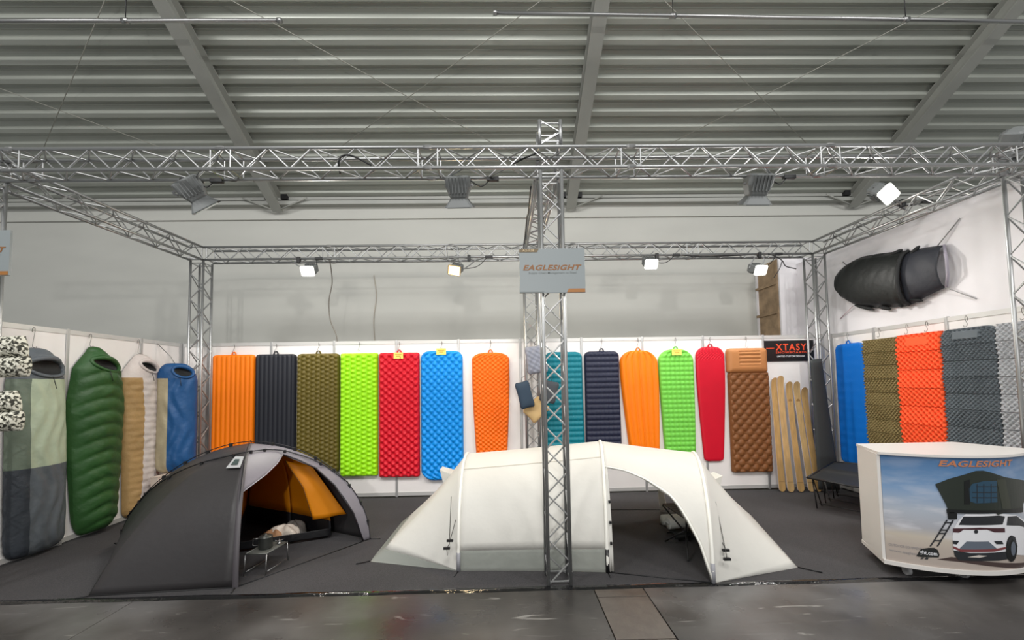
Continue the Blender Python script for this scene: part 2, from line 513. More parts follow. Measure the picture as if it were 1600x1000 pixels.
# ------------------------------------------------------------------ floodlights
GLASS_OFF = mat('lamp_glass', rgb(190, 200, 200), 0.1, spec=0.8)
GLOW_W = emit('lamp_glow_white', (1.0, 0.96, 0.86, 1), 26)
GLOW_O = emit('lamp_glow_warm', (1.0, 0.62, 0.22, 1), 7)
def flood(label, loc, rot, hang, glow=None, scale=1.0, cable=True):
    """floodlight: tapered housing that shoots along local -Z, flared hood, yoke and clamp. hang = truss point above"""
    loc = Vector(loc)
    t = thing('floodlight', label, 'floodlight', loc)
    R = Matrix.Rotation(rot[2], 4, 'Z') @ Matrix.Rotation(rot[1], 4, 'Y') @ Matrix.Rotation(rot[0], 4, 'X')
    def ring_body(name, secs, m, bev=True):
        bm = bmesh.new(); rings = []
        for (z, hx, hy) in secs:
            ring = []
            c = min(hx, hy) * 0.22
            for (sx, sy) in ((1, 1), (-1, 1), (-1, -1), (1, -1)):
                q = [(sx * hx, sy * (hy - c)), (sx * (hx - c), sy * hy)]
                if sx * sy < 0: q = q[::-1]
                for (x, y) in q: ring.append(bm.verts.new(R @ (Vector((x, y, z)) * scale)))
            rings.append(ring)
        for i in range(len(rings) - 1):
            for k in range(8): bm.faces.new((rings[i][k], rings[i][(k + 1) % 8], rings[i + 1][(k + 1) % 8], rings[i + 1][k]))
        bm.faces.new(rings[0])
        return link(name, done(bm, name), m, t)
    ring_body('housing', [(0.12, 0.095, 0.05), (0.105, 0.115, 0.075), (0.02, 0.11, 0.08), (-0.06, 0.08, 0.07), (-0.075, 0.075, 0.062)], PAINT)
    h = ring_body('hood', [(-0.072, 0.076, 0.063), (-0.08, 0.08, 0.066), (-0.145, 0.128, 0.1), (-0.152, 0.13, 0.102)], PAINT)
    bm = bmesh.new()
    for k in range(6):
        x = -0.075 + 0.03 * k
        bm_box(bm, (x - 0.004, 0.072, -0.03), (x + 0.004, 0.098, 0.1))
        bm_box(bm, (x - 0.004, -0.098, -0.03), (x + 0.004, -0.072, 0.1))
    bmesh.ops.transform(bm, matrix=R @ Matrix.Scale(scale, 4), verts=bm.verts)
    link('cooling_fins', done(bm, 'cooling_fins'), PAINT, t)['kind'] = 'stuff'
    bm = bmesh.new()
    bm_box(bm, (-0.105, -0.082, -0.158), (0.105, 0.082, -0.15))
    bmesh.ops.transform(bm, matrix=R @ Matrix.Scale(scale, 4), verts=bm.verts)
    link('front_glass', done(bm, 'front_glass'), glow or GLASS_OFF, t)
    hp = Vector(hang) - loc
    bm = bmesh.new()
    pv = [R @ (Vector((sx * 0.125, 0, 0.03)) * scale) for sx in (-1, 1)]
    side = (pv[1] - pv[0]).normalized()
    for q, sx in zip(pv, (-1, 1)):
        tp = hp + side * (0.1 * sx * scale) - Vector((0, 0, 0.06))
        tube_mesh(bm, [q, q * 0.5 + tp * 0.5 + side * sx * 0.01, tp], 0.011 * scale, 6)
    tube_mesh(bm, [hp + side * -0.1 * scale - Vector((0, 0, 0.06)), hp + side * 0.1 * scale - Vector((0, 0, 0.06))], 0.012 * scale, 6)
    link('yoke', done(bm, 'yoke'), ALU_D, t)
    bm = bmesh.new()
    bm_box(bm, hp + Vector((-0.025, -0.03, -0.07)), hp + Vector((0.025, 0.03, 0.026)), 0.008)
    link('clamp', done(bm, 'clamp'), BLACK, t)
    if cable:
        a = R @ (Vector((0.08, 0.02, 0.1)) * scale)
        c = hp + Vector((0.28, 0.0, -0.012))
        bm = bmesh.new(); tube_mesh(bm, curve_pts([a, a * 0.4 + c * 0.6 + Vector((0, 0, -0.07)), c, c + Vector((0.03, 0, 0.03))], 6), 0.006, 6)
        link('cable', done(bm, 'cable'), BLACK, t, True)
        bm = bmesh.new(); bm_box(bm, c + Vector((-0.03, -0.02, -0.01)), c + Vector((0.09, 0.02, 0.03)), 0.006)
        link('plug_box', done(bm, 'plug_box'), BLACK, t)
    return t, R
zc = HB
FYB = FY + S / 2
for (u, v, ry, rz, lab, xo) in ((303, 300, -0.62, 0.25, 'grey floodlight tipped sideways under the front truss above the black tent', -0.08),
                            (717, 297, 0.0, -0.05, 'grey floodlight hung straight under the front truss left of the middle column', 0.02),
                            (1183, 293, 0.05, -0.1, 'grey floodlight under the front truss above the green pads right of the column', 0.0)):
    p = atY(u, v, FYB + 0.02)
    flood(lab, p, (0.42, ry, rz), (p.x + xo, FYB, zc - 0.01), None, 1.05)
    d = Vector((0.1 * math.sin(-ry), 0.55, -0.83)).normalized()
    sp = bpy.data.lights.new('flood_beam', 'AREA'); sp.size = 0.2; sp.energy = 26; sp.color = (1, 0.95, 0.88)
    so = bpy.data.objects.new('flood_beam', sp); so.location = p + Vector((-0.12 * math.sin(ry) * 1.2, 0.1, -0.2))
    so.rotation_euler = (Vector((p.x * 0.98, 0.0, 1.0)) - so.location).to_track_quat('-Z', 'Y').to_euler(); COL.objects.link(so)
for (u, v, yy, rot, glow, colr, pw, hang, lab) in (
        (480, 424, -0.42, (-1.05, 0, 0.05), GLOW_W, (1, 0.95, 0.85), 30, (467, 400), 'lit floodlight glowing white on the back truss above the olive pad'),
        (712, 423, -0.42, (-1.05, 0.2, -0.1), GLOW_O, (1, 0.78, 0.45), 22, (733, 400), 'lit floodlight glowing orange on the back truss left of the grey sign'),
        (1018, 413, -0.42, (-1.05, 0, -0.05), GLOW_W, (1, 0.97, 0.9), 30, (1026, 394), 'lit floodlight glowing white on the back truss right of the grey sign'),
        (1188, 423, -0.42, (-1.1, 0, 0.05), GLOW_W, (1, 0.97, 0.92), 30, (1186, 394), 'lit floodlight glowing white on the back truss beside the brown boards')):
    p = atY(u, v, yy); h = atY(hang[0], hang[1], -0.305)
    flood(lab, p + Vector((0, 0.1, 0.06)), rot, (h.x, -0.305, HB - 0.01), glow, 0.8)
    sp = bpy.data.lights.new('flood_beam', 'AREA'); sp.size = 0.16; sp.energy = pw; sp.color = colr
    so = bpy.data.objects.new('flood_beam', sp); so.location = p + Vector((0, -0.06, -0.03))
    so.rotation_euler = (Vector((p.x * 0.9, -3.4, 0.0)) - so.location).to_track_quat('-Z', 'Y').to_euler(); COL.objects.link(so)
# lamp on the right side truss, lit, and one riding on the front truss at the right end
p = atY(1376, 301, -1.75)
flood('lit floodlight on the right side truss glowing above the black bivy', p, (-0.9, 0.55, 0.3), (4.74, -1.75, HB + S), GLOW_W, 0.9)
sp = bpy.data.lights.new('flood_beam', 'AREA'); sp.size = 0.16; sp.energy = 12; sp.color = (1, 0.98, 0.93)
so = bpy.data.objects.new('flood_beam', sp); so.location = p + Vector((-0.16, -0.2, -0.12))
so.rotation_euler = (Vector((2.0, -3.6, 0.5)) - so.location).to_track_quat('-Z', 'Y').to_euler(); COL.objects.link(so)
p = atY(1583, 222, FY + 0.14)
flood('grey floodlight sitting behind the front truss at its right end', p, (0.5, -0.5, 0.3), (p.x, FY + 0.1, p.z - 0.05), None, 1.0, False)

# cables
def cable(label, pts, r=0.007, m=None, k=8):
    o = tube('power_cable', curve_pts(pts, k), r, m or BLACK)
    return tag(o, label, 'cable')
GREYC = mat('grey_cable', rgb(112, 106, 98), 0.6)
cable('thin dark cable hanging from the back truss left of middle down behind the wall', [atY(515, 404, -0.2), atY(519, 440, 0.1), atY(514, 470, 0.1), atY(516, 500, 0.1), atY(526, 527, 0.06), atY(527, 560, 0.06)], 0.008, GREYC)
cable('pale cable running down the rear hall wall behind the lime pad', [atY(584, 430, 1.48), atY(588, 462, 1.48), atY(584, 500, 1.48), atY(586, 540, 1.48)], 0.009, mat('pale_cable', rgb(176, 168, 156), 0.6))
cable('black cable looped through the front truss left of the middle', [atY(532, 272, FY), atY(529, 256, FY - 0.1), atY(533, 245, FY - 0.11), atY(548, 243, FY - 0.1), atY(580, 258, FY - 0.1)], 0.009)
cable('black cable along the front truss beside the middle column', [atY(802, 256, FY), atY(822, 246, FY), atY(842, 238, FY)], 0.009)
cable('dark cable arching off the back truss above the snowboard sign', [atY(1196, 396, -0.3), atY(1210, 400, -0.35), atY(1222, 407, -0.36), atY(1228, 416, -0.36), atY(1244, 420, -0.36)], 0.008)
cable('dark cable hanging beside the lit floodlight at the brown boards', [atY(1222, 408, -0.33), atY(1218, 420, -0.33), atY(1209, 434, -0.33)], 0.006)
cable('black cable wound along the middle front-to-back truss', [(MX - 0.15, -2.5, HB + 0.06), (MX - 0.15, -2.0, HB - 0.02), (MX - 0.14, -1.6, HB + 0.1), (MX - 0.15, -1.2, HB - 0.03), (MX - 0.14, -0.8, HB + 0.05), (MX - 0.14, -0.45, HB - 0.05)], 0.008)
cable('black cable taped along the underside of the back truss', [(2.6, -0.32, HB - 0.02), (2.75, -0.31, HB - 0.035), (3.1, -0.31, HB - 0.04), (3.7, -0.31, HB - 0.02)], 0.009)
# ------------------------------------------------------------------ hanging pads
def sm(t): return t * t * (3 - 2 * t)
def field(name, wall, base, rows, T, bump, nu, nv, m, parent, edge=0.16, closed=True, u0=0.0, u1=1.0, v0=0.0, v1=1.0, prof='pad', smooth=True, hole=None):
    """relief sheet hung on a wall. rows: function v(0 bottom..1 top) -> (a, b, z_a, z_b). bump(a_m, z_m, u, v) -> extra depth"""
    us = np.linspace(u0, u1, nu + 1); vs = np.linspace(v0, v1, nv + 1)
    V, Fs = [], []
    def pt(a, z, dep):
        if wall == 'back': return (a, base - dep, z)
        if wall == 'left': return (base + dep, a, z)
        if wall == 'right': return (base - dep, a, z)
    vb, vt = rows(0.0), rows(1.0)
    Hh = abs(vt[2] - vb[2])
    for v in vs:
        a, b, za, zb = rows(v)
        w = abs(b - a)
        for u in us:
            p = a + (b - a) * u; z = za + (zb - za) * u
            if prof == 'foam':
                dep = T + bump(p - a, z - vb[2], u, v)
            elif prof == 'pad':
                de = min(u * w, (1 - u) * w, max(0, v) * Hh + 0.004, (1 - v) * Hh + 0.004)
                e = min(1.0, de / (edge * 0.4)); f = math.sqrt(max(0.0, 1 - (1 - e) ** 2))
                dep = T * (0.25 + 0.75 * f) + bump(p - a, z - vb[2], u, v) * sm(min(1, de / 0.03))
            else:
                f = max(0.0, 1 - (2 * u - 1) ** 2) ** 0.55
                ev = min(1.0, min(v * Hh, (1 - v) * Hh) / edge)
                fv = math.sqrt(max(0.0, 1 - (1 - ev) ** 2))
                dep = T * f * (0.15 + 0.85 * fv) + bump(p - a, z - vb[2], u, v) * f * fv + 0.004
            V.append(pt(p, z, dep))
    n1 = nu + 1
    for i in range(nv):
        for j in range(nu):
            f = (i * n1 + j, i * n1 + j + 1, (i + 1) * n1 + j + 1, (i + 1) * n1 + j)
            if hole and all(hole(V[q]) for q in f): continue
            Fs.append(f)
    if closed:
        k0 = len(V)
        per = [j for j in range(n1)] + [i * n1 + nu for i in range(1, nv + 1)] + [nv * n1 + j for j in range(nu - 1, -1, -1)] + [i * n1 for i in range(nv - 1, 0, -1)]
        for q in per:
            x, y, z = V[q]
            if wall == 'back': V.append((x, base, z))
            else: V.append((base, y, z))
        n = len(per)
        for i in range(n): Fs.append((per[i], per[(i + 1) % n], k0 + (i + 1) % n, k0 + i))
        Fs.append(tuple(range(k0 + n - 1, k0 - 1, -1)))
    me = clean(mesh(name, rel(parent, V), Fs))
    return link(name, me, m, parent, smooth)

def shape(x0, x1, z0, z1, rt, rb, taper_b=0.0, taper_t=0.0, skew=0.0):
    """outline with rounded ends: rt/rb corner radii, tapers narrow the ends, skew slides the foot sideways"""
    w = x1 - x0; h = z1 - z0
    def rows(v):
        # denser rows near the ends
        z = z0 + h * v
        sh = 0.0
        if z > z1 - rt[1]:
            k = (z - (z1 - rt[1])) / rt[1]; sh = rt[0] * (1 - math.sqrt(max(0, 1 - k * k)))
        if z < z0 + rb[1]:
            k = (z0 + rb[1] - z) / rb[1]; sh = max(sh, rb[0] * (1 - math.sqrt(max(0, 1 - k * k))))
        sh += taper_b * w * max(0, (0.75 - v) / 0.75) ** 1.3 + taper_t * w * max(0, (v - 0.75) / 0.25) ** 1.5
        s = skew * (1 - v)
        return (x0 + sh + s, x1 - sh + s, z, z)
    return rows

def tubes_v(n, d): return lambda x, z, u, v: d * math.sqrt(abs(math.sin(PI * n * u)))
def tubes_h(p, d): return lambda x, z, u, v: d * math.sqrt(abs(math.sin(PI * z / p))) + 0.003 * math.cos(2 * PI * x / 0.07)
def diamonds(p, d): return lambda x, z, u, v: d * (abs(math.cos(PI * (x + z) / p) * math.cos(PI * (x - z) / p))) ** 0.7
def stagger(px_, pz, d):
    def f(x, z, u, v):
        c = math.cos(2 * PI * x / px_) * math.cos(2 * PI * z / pz)
        return d * (0.5 + 0.5 * math.tanh(1.8 * c))
    return f
def woven(n, pz, d):
    def f(x, z, u, v):
        k = int(u * n); col = abs(math.sin(PI * n * u)) ** 0.6
        return d * col * (0.66 + 0.34 * math.cos(2 * PI * z / pz + (k % 2) * PI))
    return f
def domes(px_, pz, R, d):
    def f(x, z, u, v):
        h = 0.0
        for o in (0, 1):
            dx = (x / px_ + 0.5 * o) % 1.0 - 0.5; dz = (z / pz + 0.5 * o) % 1.0 - 0.5
            r2 = ((dx * px_) ** 2 + (dz * pz) ** 2) / R ** 2
            if r2 < 1: h = max(h, d * (1 - r2) ** 0.75)
            dx = (x / px_ + 0.5 * o) % 1.0 - 0.5; dz = (z / pz + 0.5 * (1 - o)) % 1.0 - 0.5
            r2 = ((dx * px_) ** 2 + (dz * pz) ** 2) / (R * 0.42) ** 2
            if r2 < 1: h = max(h, d * 0.5 * math.sqrt(1 - r2))
        return h
    return f
def quilt(p, d): return lambda x, z, u, v: d * abs(math.sin(PI * z / p)) ** 0.5 * (0.75 + 0.25 * math.cos(2 * PI * x / 0.075))
def fine(d): return lambda x, z, u, v: d * math.cos(2 * PI * z / 0.035) * math.cos(2 * PI * x / 0.05)

def nylon(name, r, g, b): return mat(name, rgb(r, g, b), 0.5, vary=0.03, vscale=6, bump=0.06, bscale=90, spec=0.35)
HOOK = mat('hook_wire', rgb(150, 148, 145), 0.4, 0.8)
def hook(wall, base, a, z0, z1, label):
    def P(x, dep, z): return (x, base - dep, z) if wall == 'back' else ((base + dep, x, z) if wall == 'left' else (base - dep, x, z))
    pts = [P(a, 0.016, z1 - 0.04), P(a, 0.02, z1), P(a + 0.004, 0.035, z1 + 0.012), P(a + 0.012, 0.03, z1 - 0.03), P(a - 0.01, 0.035, z0 + 0.03), P(a - 0.016, 0.05, z0 + 0.004), P(a + 0.004, 0.055, z0 - 0.005), P(a + 0.016, 0.05, z0 + 0.012)]
    bm = bmesh.new(); tube_mesh(bm, curve_pts(pts, 3), 0.0035, 5)
    o = link('wall_hook', done(bm, 'wall_hook'), HOOK, None, True)
    return tag(o, label, 'hook')

def pad(label, wall, base, x0, x1, z0, z1, m, bump, T=0.05, rt=(0.05, 0.05), rb=(0.05, 0.05), tb=0.0, tt=0.0, skew=0.0, nu=56, nv=150, tagw=None, loop=True, hk=True, name='sleeping_pad', edge=0.12):
    c = (x0 + x1) / 2
    loc = (c, base, z0) if wall == 'back' else (base, c, z0)
    t = thing(name, label, 'sleeping pad', loc)
    sh = shape(x0, x1, z0, z1, rt, rb, tb, tt, skew)
    # rows bunched near both ends so rounded corners stay round
    def rows(v): return sh(0.5 - 0.5 * math.cos(PI * v) if False else v)
    field('mattress', wall, base, rows, T, bump, nu, nv, m, t, edge)
    def P(a, dep, z): return (a, base - dep, z) if wall == 'back' else ((base + dep, a, z) if wall == 'left' else (base - dep, a, z))
    if loop:
        bm = bmesh.new()
        pts = [P(c - 0.035, 0.025, z1 - 0.005), P(c - 0.022, 0.025, z1 + 0.03), P(c, 0.025, z1 + 0.042), P(c + 0.022, 0.025, z1 + 0.03), P(c + 0.035, 0.025, z1 - 0.005)]
        tube_mesh(bm, rel(t, curve_pts(pts, 4)), 0.011, 6)
        link('hanging_loop', done(bm, 'hanging_loop'), m, t, True)
    if tagw:
        w, h, dz = tagw
        lo = P(c - w / 2, T + 0.028, z1 - dz - h); hi = P(c + w / 2, T + 0.034, z1 - dz)
        bm = bmesh.new(); l_, h_ = rel(t, (lo, hi))
        bm_box(bm, [min(a, b) for a, b in zip(l_, h_)], [max(a, b) for a, b in zip(l_, h_)])
        tg = link('price_tag', done(bm, 'price_tag'), TAG, t); tg['label'] = 'yellow price card'
        V = []
        bm = bmesh.new()
        for k, ww in enumerate((0.7, 0.45)):
            a0, a1 = c - w * ww / 2, c + w * ww / 2
            zz = z1 - dz - h * (0.3 + 0.28 * k)
            l2, h2 = rel(t, (P(a0, T + 0.034, zz - h * 0.06), P(a1, T + 0.036, zz + h * 0.06)))
            bm_box(bm, [min(a, b) for a, b in zip(l2, h2)], [max(a, b) for a, b in zip(l2, h2)])
        link('print', done(bm, 'print'), mat('tag_print', rgb(200, 160, 60), 0.6), tg)['kind'] = 'stuff'
    if hk:
        nm = label.split(' with ')[0].split(' hanging ')[0].split(' between ')[0].split(' next ')[0]
        hook(wall, base + (0 if wall == 'left' else 0), c, z1 + 0.035, 2.46, 'thin bent wire hook above the ' + ' '.join(nm.split()[:7]))
    return t
B0 = -0.018
O1 = nylon('orange_nylon', 255, 128, 6); OL = nylon('olive_nylon', 100, 88, 34); NAVY = nylon('navy_nylon', 36, 40, 62)
pad('orange tube sleeping pad next to the left back truss column', 'back', B0, -4.90, -4.235, 0.48, 2.30, O1, tubes_v(9, 0.022), 0.045, (0.05, 0.05), (0.05, 0.05))
pad('black tube sleeping pad between the orange and olive ones', 'back', B0, -4.225, -3.585, 0.48, 2.30, nylon('black_nylon', 36, 38, 46), tubes_v(9, 0.02), 0.045, (0.05, 0.05), (0.05, 0.05))
pad('olive woven relief sleeping pad between the black and lime ones', 'back', B0, -3.57, -2.895, 0.42, 2.30, OL, woven(9, 0.07, 0.032), 0.05, (0.06, 0.06), (0.05, 0.05))
pad('lime green sleeping pad between the olive and red ones', 'back', B0, -2.885, -2.285, 0.35, 2.295, nylon('lime_nylon', 160, 232, 22), woven(7, 0.075, 0.034), 0.05, (0.02, 0.02), (0.03, 0.03), loop=False)
pad('red studded rectangular sleeping pad with a yellow price card', 'back', B0, -2.27, -1.625, 0.32, 2.295, nylon('red_nylon', 212, 20, 42), stagger(0.118, 0.105, 0.036), 0.045, (0.03, 0.03), (0.03, 0.03), tagw=(0.15, 0.10, 0.0))
pad('sky blue diamond relief sleeping pad with a yellow price card on the back wall', 'back', B0, -1.605, -0.93, 0.26, 2.315, nylon('blue_nylon', 8, 146, 232), diamonds(0.115, 0.036), 0.045, (0.13, 0.13), (0.2, 0.17), tagw=(0.155, 0.1, -0.035), loop=False)
pad('orange dimpled mummy sleeping pad left of the pillow column', 'back', B0, -0.785, -0.18, 0.55, 2.275, nylon('orange_dimple_nylon', 250, 112, 8), stagger(0.085, 0.07, 0.026), 0.04, (0.2, 0.12), (0.1, 0.1), tb=0.1)
pad('teal ribbed sleeping pad behind the middle column', 'back', B0, 0.4, 1.0, 0.48, 2.27, nylon('teal_nylon', 8, 122, 138), tubes_h(0.085, 0.024), 0.045, (0.1, 0.1), (0.08, 0.08), tb=-0.03)
pad('dark navy ribbed sleeping pad right of the teal one', 'back', B0, 1.035, 1.6, 0.48, 2.27, NAVY, tubes_h(0.085, 0.024), 0.045, (0.08, 0.08), (0.08, 0.08), tb=-0.02)
pad('orange mummy tube sleeping pad between the navy and green ones', 'back', B0, 1.6, 2.225, 0.5, 2.275, O1, tubes_v(6, 0.024), 0.045, (0.24, 0.22), (0.1, 0.1), tb=0.13, skew=0.07)
pad('fresh green mummy sleeping pad with a pale price card', 'back', B0, 2.24, 2.815, 0.42, 2.285, nylon('green_nylon', 118, 206, 76), quilt(0.075, 0.024), 0.045, (0.22, 0.2), (0.12, 0.12), tb=0.08, skew=0.03, tagw=(0.16, 0.1, 0.0))
pad('smooth red mummy sleeping pad between the green and brown ones', 'back', B0, 2.86, 3.335, 0.47, 2.32, nylon('smooth_red_nylon', 205, 8, 40), lambda x, z, u, v: 0.006 * math.cos(2 * PI * x / 0.05) * math.cos(2 * PI * z / 0.05) if v > 0.88 else 0.0, 0.035, (0.17, 0.16), (0.07, 0.05), tb=0.17, skew=0.0)
# brown pad with its built-in pillow
BRN = nylon('brown_nylon', 126, 80, 44); TAN = nylon('tan_pillow_nylon', 180, 122, 74)
bp_ = pad('brown bubble sleeping pad with a tan pillow at its head', 'back', B0, 3.375, 4.045, 0.28, 1.9, BRN, domes(0.15, 0.16, 0.074, 0.045), 0.03, (0.05, 0.05), (0.05, 0.05), loop=False, hk=False, nu=80, nv=180)
def pil_b(x, z, u, v):
    if 0.28 < u < 0.8 and 0.25 < v < 0.88: return -0.02 + 0.018 * abs(math.cos(PI * (z) / 0.062))
    return 0.0
po = field('pillow', 'back', B0 - 0.005, shape(3.355, 4.02, 1.89, 2.285, (0.06, 0.06), (0.04, 0.04)), 0.085, pil_b, 56, 44, TAN, bp_, 0.2)
po['label'] = 'tan pillow with four pressed grooves'
hook('back', B0, 3.69, 2.3, 2.46, 'thin bent wire hook above the brown bubble pad')
for x, lab in ((-4.6, 'thin spare wire hook left of the orange tube pad hook'), ):
    pass

# dark grey foil mat standing in front of the right back column
dm = thing('closed_cell_mat', 'plain dark grey mat standing long and narrow at the right back column', 'sleeping pad', (4.9, -0.42, 0.03))
pl_ = [atY(1266, 562, -0.42), atY(1284, 560, -0.42), atY(1313, 765, -0.42), atY(1279, 765, -0.42)]
a0, a1, b1, b0 = pl_
def rows_dm(v):
    l = b0.lerp(a0, v); r = b1.lerp(a1, v); return (l.x, r.x, max(0.004, l.z), max(0.004, r.z))
field('mat_sheet', 'back', -0.415, rows_dm, 0.02, lambda x, z, u, v: 0.02 * math.sin(PI * u), 12, 30, mat('dark_grey_foam', rgb(48, 52, 54), 0.7), dm, 0.03)

# pads and foam mats on the right wall (y runs along the wall)
RB = XR - 0.018
pad('bright blue self inflating pad in the corner of the right wall', 'right', RB, -0.67, -0.13, 0.45, 2.31, nylon('right_blue_nylon', 4, 112, 208), fine(0.007), 0.035, (0.1, 0.1), (0.08, 0.08), nv=120)
def foam(label, y0, y1, z1, m, p, d, panels, ph, name='foam_mat', top_label=None, rounded=0.0, zig=0.02):
    c = (y0 + y1) / 2; sg = -1 if p > 0.06 else 1
    t = thing(name, label, 'sleeping pad', (RB, c, z1 - ph * panels))
    for k in range(panels):
        zt = z1 - k * ph; zb = zt - ph + 0.004
        da, db = (0.015, 0.015 + zig) if k % 2 == 0 else (0.015 + zig, 0.015)
        def rows(v, zt=zt, zb=zb, k=k):
            sh = 0.0
            if rounded and k == 0 and v > 0.6:
                q = (v - 0.6) / 0.4; sh = rounded * (1 - math.sqrt(max(0, 1 - q * q)))
            return (y0 + sh, y1 - sh, zb + (zt - zb) * v, zb + (zt - zb) * v)
        def bmp(x, z, u, v, da=da, db=db, k=k):
            base = da + (db - da) * (1 - v)
            if top_label and k == 0 and 0.25 < u < 0.75 and 0.3 < v < 0.8: return base + d
            zz = z + k * ph
            return base + d * (0.5 + 0.5 * math.tanh(2.2 * (sg * math.cos(2 * PI * x / p) * math.cos(2 * PI * zz / p) + 0.28 * -sg)))
        o = field('mat_panel', 'right', RB, rows, 0.012, bmp, int(abs(y1 - y0) / p * 9), max(10, int(ph / p * 9)), m, t, 0.02, prof='foam', smooth=True)
    return t
foam('olive egg crate foam mat between the blue pad and the orange foam', -1.215, -0.68, 2.325, mat('olive_foam', rgb(128, 112, 70), 0.75), 0.05, 0.034, 10, 0.19)
foam('orange egg crate foam mat on the right wall', -1.785, -1.225, 2.335, mat('orange_foam', rgb(255, 92, 42), 0.75), 0.07, 0.036, 8, 0.235, top_label=True)
foam('grey egg crate foam mat with rounded top between orange and silver foam', -2.345, -1.80, 2.335, mat('grey_foam', rgb(98, 106, 112), 0.75), 0.05, 0.034, 10, 0.19, top_label=True, rounded=0.08)
foam('silver coated egg crate foam mat behind the right front column', -2.95, -2.36, 2.335, mat('silver_foam', rgb(188, 190, 194), 0.45, 0.2), 0.055, 0.034, 10, 0.19)
for y, lab in ((-0.4, 'the blue right wall pad'), (-0.95, 'the olive foam mat'), (-1.36, 'the orange foam mat at its left'), (-1.62, 'the orange foam mat at its right'), (-2.07, 'the grey foam mat'), (-2.6, 'the silver foam mat')):
    if y < -0.5: hook('right', RB, y, 2.35, 2.46, 'thin bent wire hook holding ' + lab)

# ------------------------------------------------------------------ sleeping bags on the left wall
def edge_fn(pts):
    """pixels on the wall plane -> function z -> y"""
    W_ = sorted([(q.z, q.y) for q in (atX(u, v, XL + 0.09) for u, v in pts)])
    zs = np.array([w[0] for w in W_]); ys = np.array([w[1] for w in W_])
    return zs, ys
def bag_rows(left, right, ztop, zbot, taper=0.12):
    zl, yl = edge_fn(left); zr, yr = edge_fn(right)
    def rows(v):
        z = zbot + (ztop - zbot) * v
        a = float(np.interp(z, zl, yl)); b = float(np.interp(z, zr, yr))
        c = (a + b) / 2
        e = min(1.0, v * (ztop - zbot) / taper); f = 0.55 + 0.45 * math.sqrt(max(0, 1 - (1 - e) ** 2))
        e2 = min(1.0, (1 - v) * (ztop - zbot) / 0.3); f *= 0.16 + 0.84 * math.sqrt(max(0, 1 - (1 - e2) ** 2))
        return (c + (a - c) * f, c + (b - c) * f, z, z)
    return rows
def baffles(p, d, curve=0.06, wr=0.012):
    def f(x, z, u, v):
        zz = z + curve * (2 * u - 1) ** 2
        return d * abs(math.sin(PI * zz / p)) ** 0.6 + wr * math.sin(31 * x + 4 * math.sin(9 * z)) * math.sin(13 * z + 5 * x)
    return f
def wrinkle(d):
    return lambda x, z, u, v: d * (math.sin(46 * x + 3 * math.sin(7 * z)) + 0.6 * math.sin(19 * z + 9 * x) * math.sin(23 * x))
def shell(name, r, g, b): return mat(name, rgb(r, g, b), 0.48, vary=0.06, vscale=7, bump=0.35, bscale=16, spec=0.4)
LB = XL + 0.016
def bag(label, rows, parts, T, bump, hood, cen_y, zbot, nv=110):
    t = thing('sleeping_bag', label, 'sleeping bag', (LB, cen_y, zbot))
    hy, hz, ry, rz, rim_m, dep, tilt = hood
    zt_ = rows(1.0)[2]; Hh = zt_ - zbot
    def surf(y, z):
        v = min(0.999, max(0.0, (z - zbot) / Hh)); a, b, _, _ = rows(v)
        u = min(0.97, max(0.03, (y - a) / (b - a)))
        f = max(0.0, 1 - (2 * u - 1) ** 2) ** 0.55
        ev = min(1.0, min(v * Hh, (1 - v) * Hh) / 0.2)
        return T * f * (0.15 + 0.85 * math.sqrt(max(0.0, 1 - (1 - ev) ** 2)))
    def inside(p):
        y, z = p[1] - hy, p[2] - hz
        y, z = y * math.cos(tilt) + z * math.sin(tilt), -y * math.sin(tilt) + z * math.cos(tilt)
        return (y / ry) ** 2 + (z / rz) ** 2 < 0.98
    for (nm, u0, u1, v0, v1, m, lab) in parts:
        hd = nm == 'hood'
        o = field(nm, 'left', LB, rows, T, (lambda *k: 0.0) if hd else bump, 56 if hd else max(6, int(40 * (u1 - u0))), 40 if hd else max(6, int(nv * (v1 - v0))), m, t, 0.2, False, u0, u1, v0, v1, 'bag', True, inside)
        if lab: o['label'] = lab
    n = 32; rings = 5
    def pos(k, s, dd):
        a = 2 * PI * k / n
        y = ry * s * math.cos(a); z = rz * s * math.sin(a)
        y, z = y * math.cos(tilt) - z * math.sin(tilt), y * math.sin(tilt) + z * math.cos(tilt)
        return (LB + surf(hy + y, hz + z) + dd, hy + y, hz + z)
    bm = bmesh.new(); tube_mesh(bm, rel(t, [pos(k, 1.02, 0.004) for k in range(n + 1)]), [0.02 + 0.012 * max(0, math.sin(2 * PI * k / n)) for k in range(n + 1)], 8, False)
    link('hood_rim', done(bm, 'hood_rim'), rim_m, t, True)
    V, Fs = [], []
    for r in range(rings + 1):
        s = 1 - r / rings
        for k in range(n): V.append(pos(k, max(s, 0.001) * 1.01, -0.07 * math.sin(PI / 2 * (1 - s))))
    for r in range(rings):
        for k in range(n): Fs.append((r * n + k, r * n + (k + 1) % n, (r + 1) * n + (k + 1) % n, (r + 1) * n + k))
    link('hood_lining', mesh('hood_lining', rel(t, V), Fs), mat('dark_lining', rgb(24, 26, 28), 0.7, bump=0.3, bscale=30), t, True)
    # draw cord hanging from the rim
    tube('draw_cord', [pos(24, 1.05, 0.03), Vector(pos(24, 1.05, 0.035)) + Vector((0.01, 0.01, -0.07)), Vector(pos(24, 1.05, 0.04)) + Vector((0.012, 0.02, -0.13))], 0.004, BLACK, t, 5)
    return t
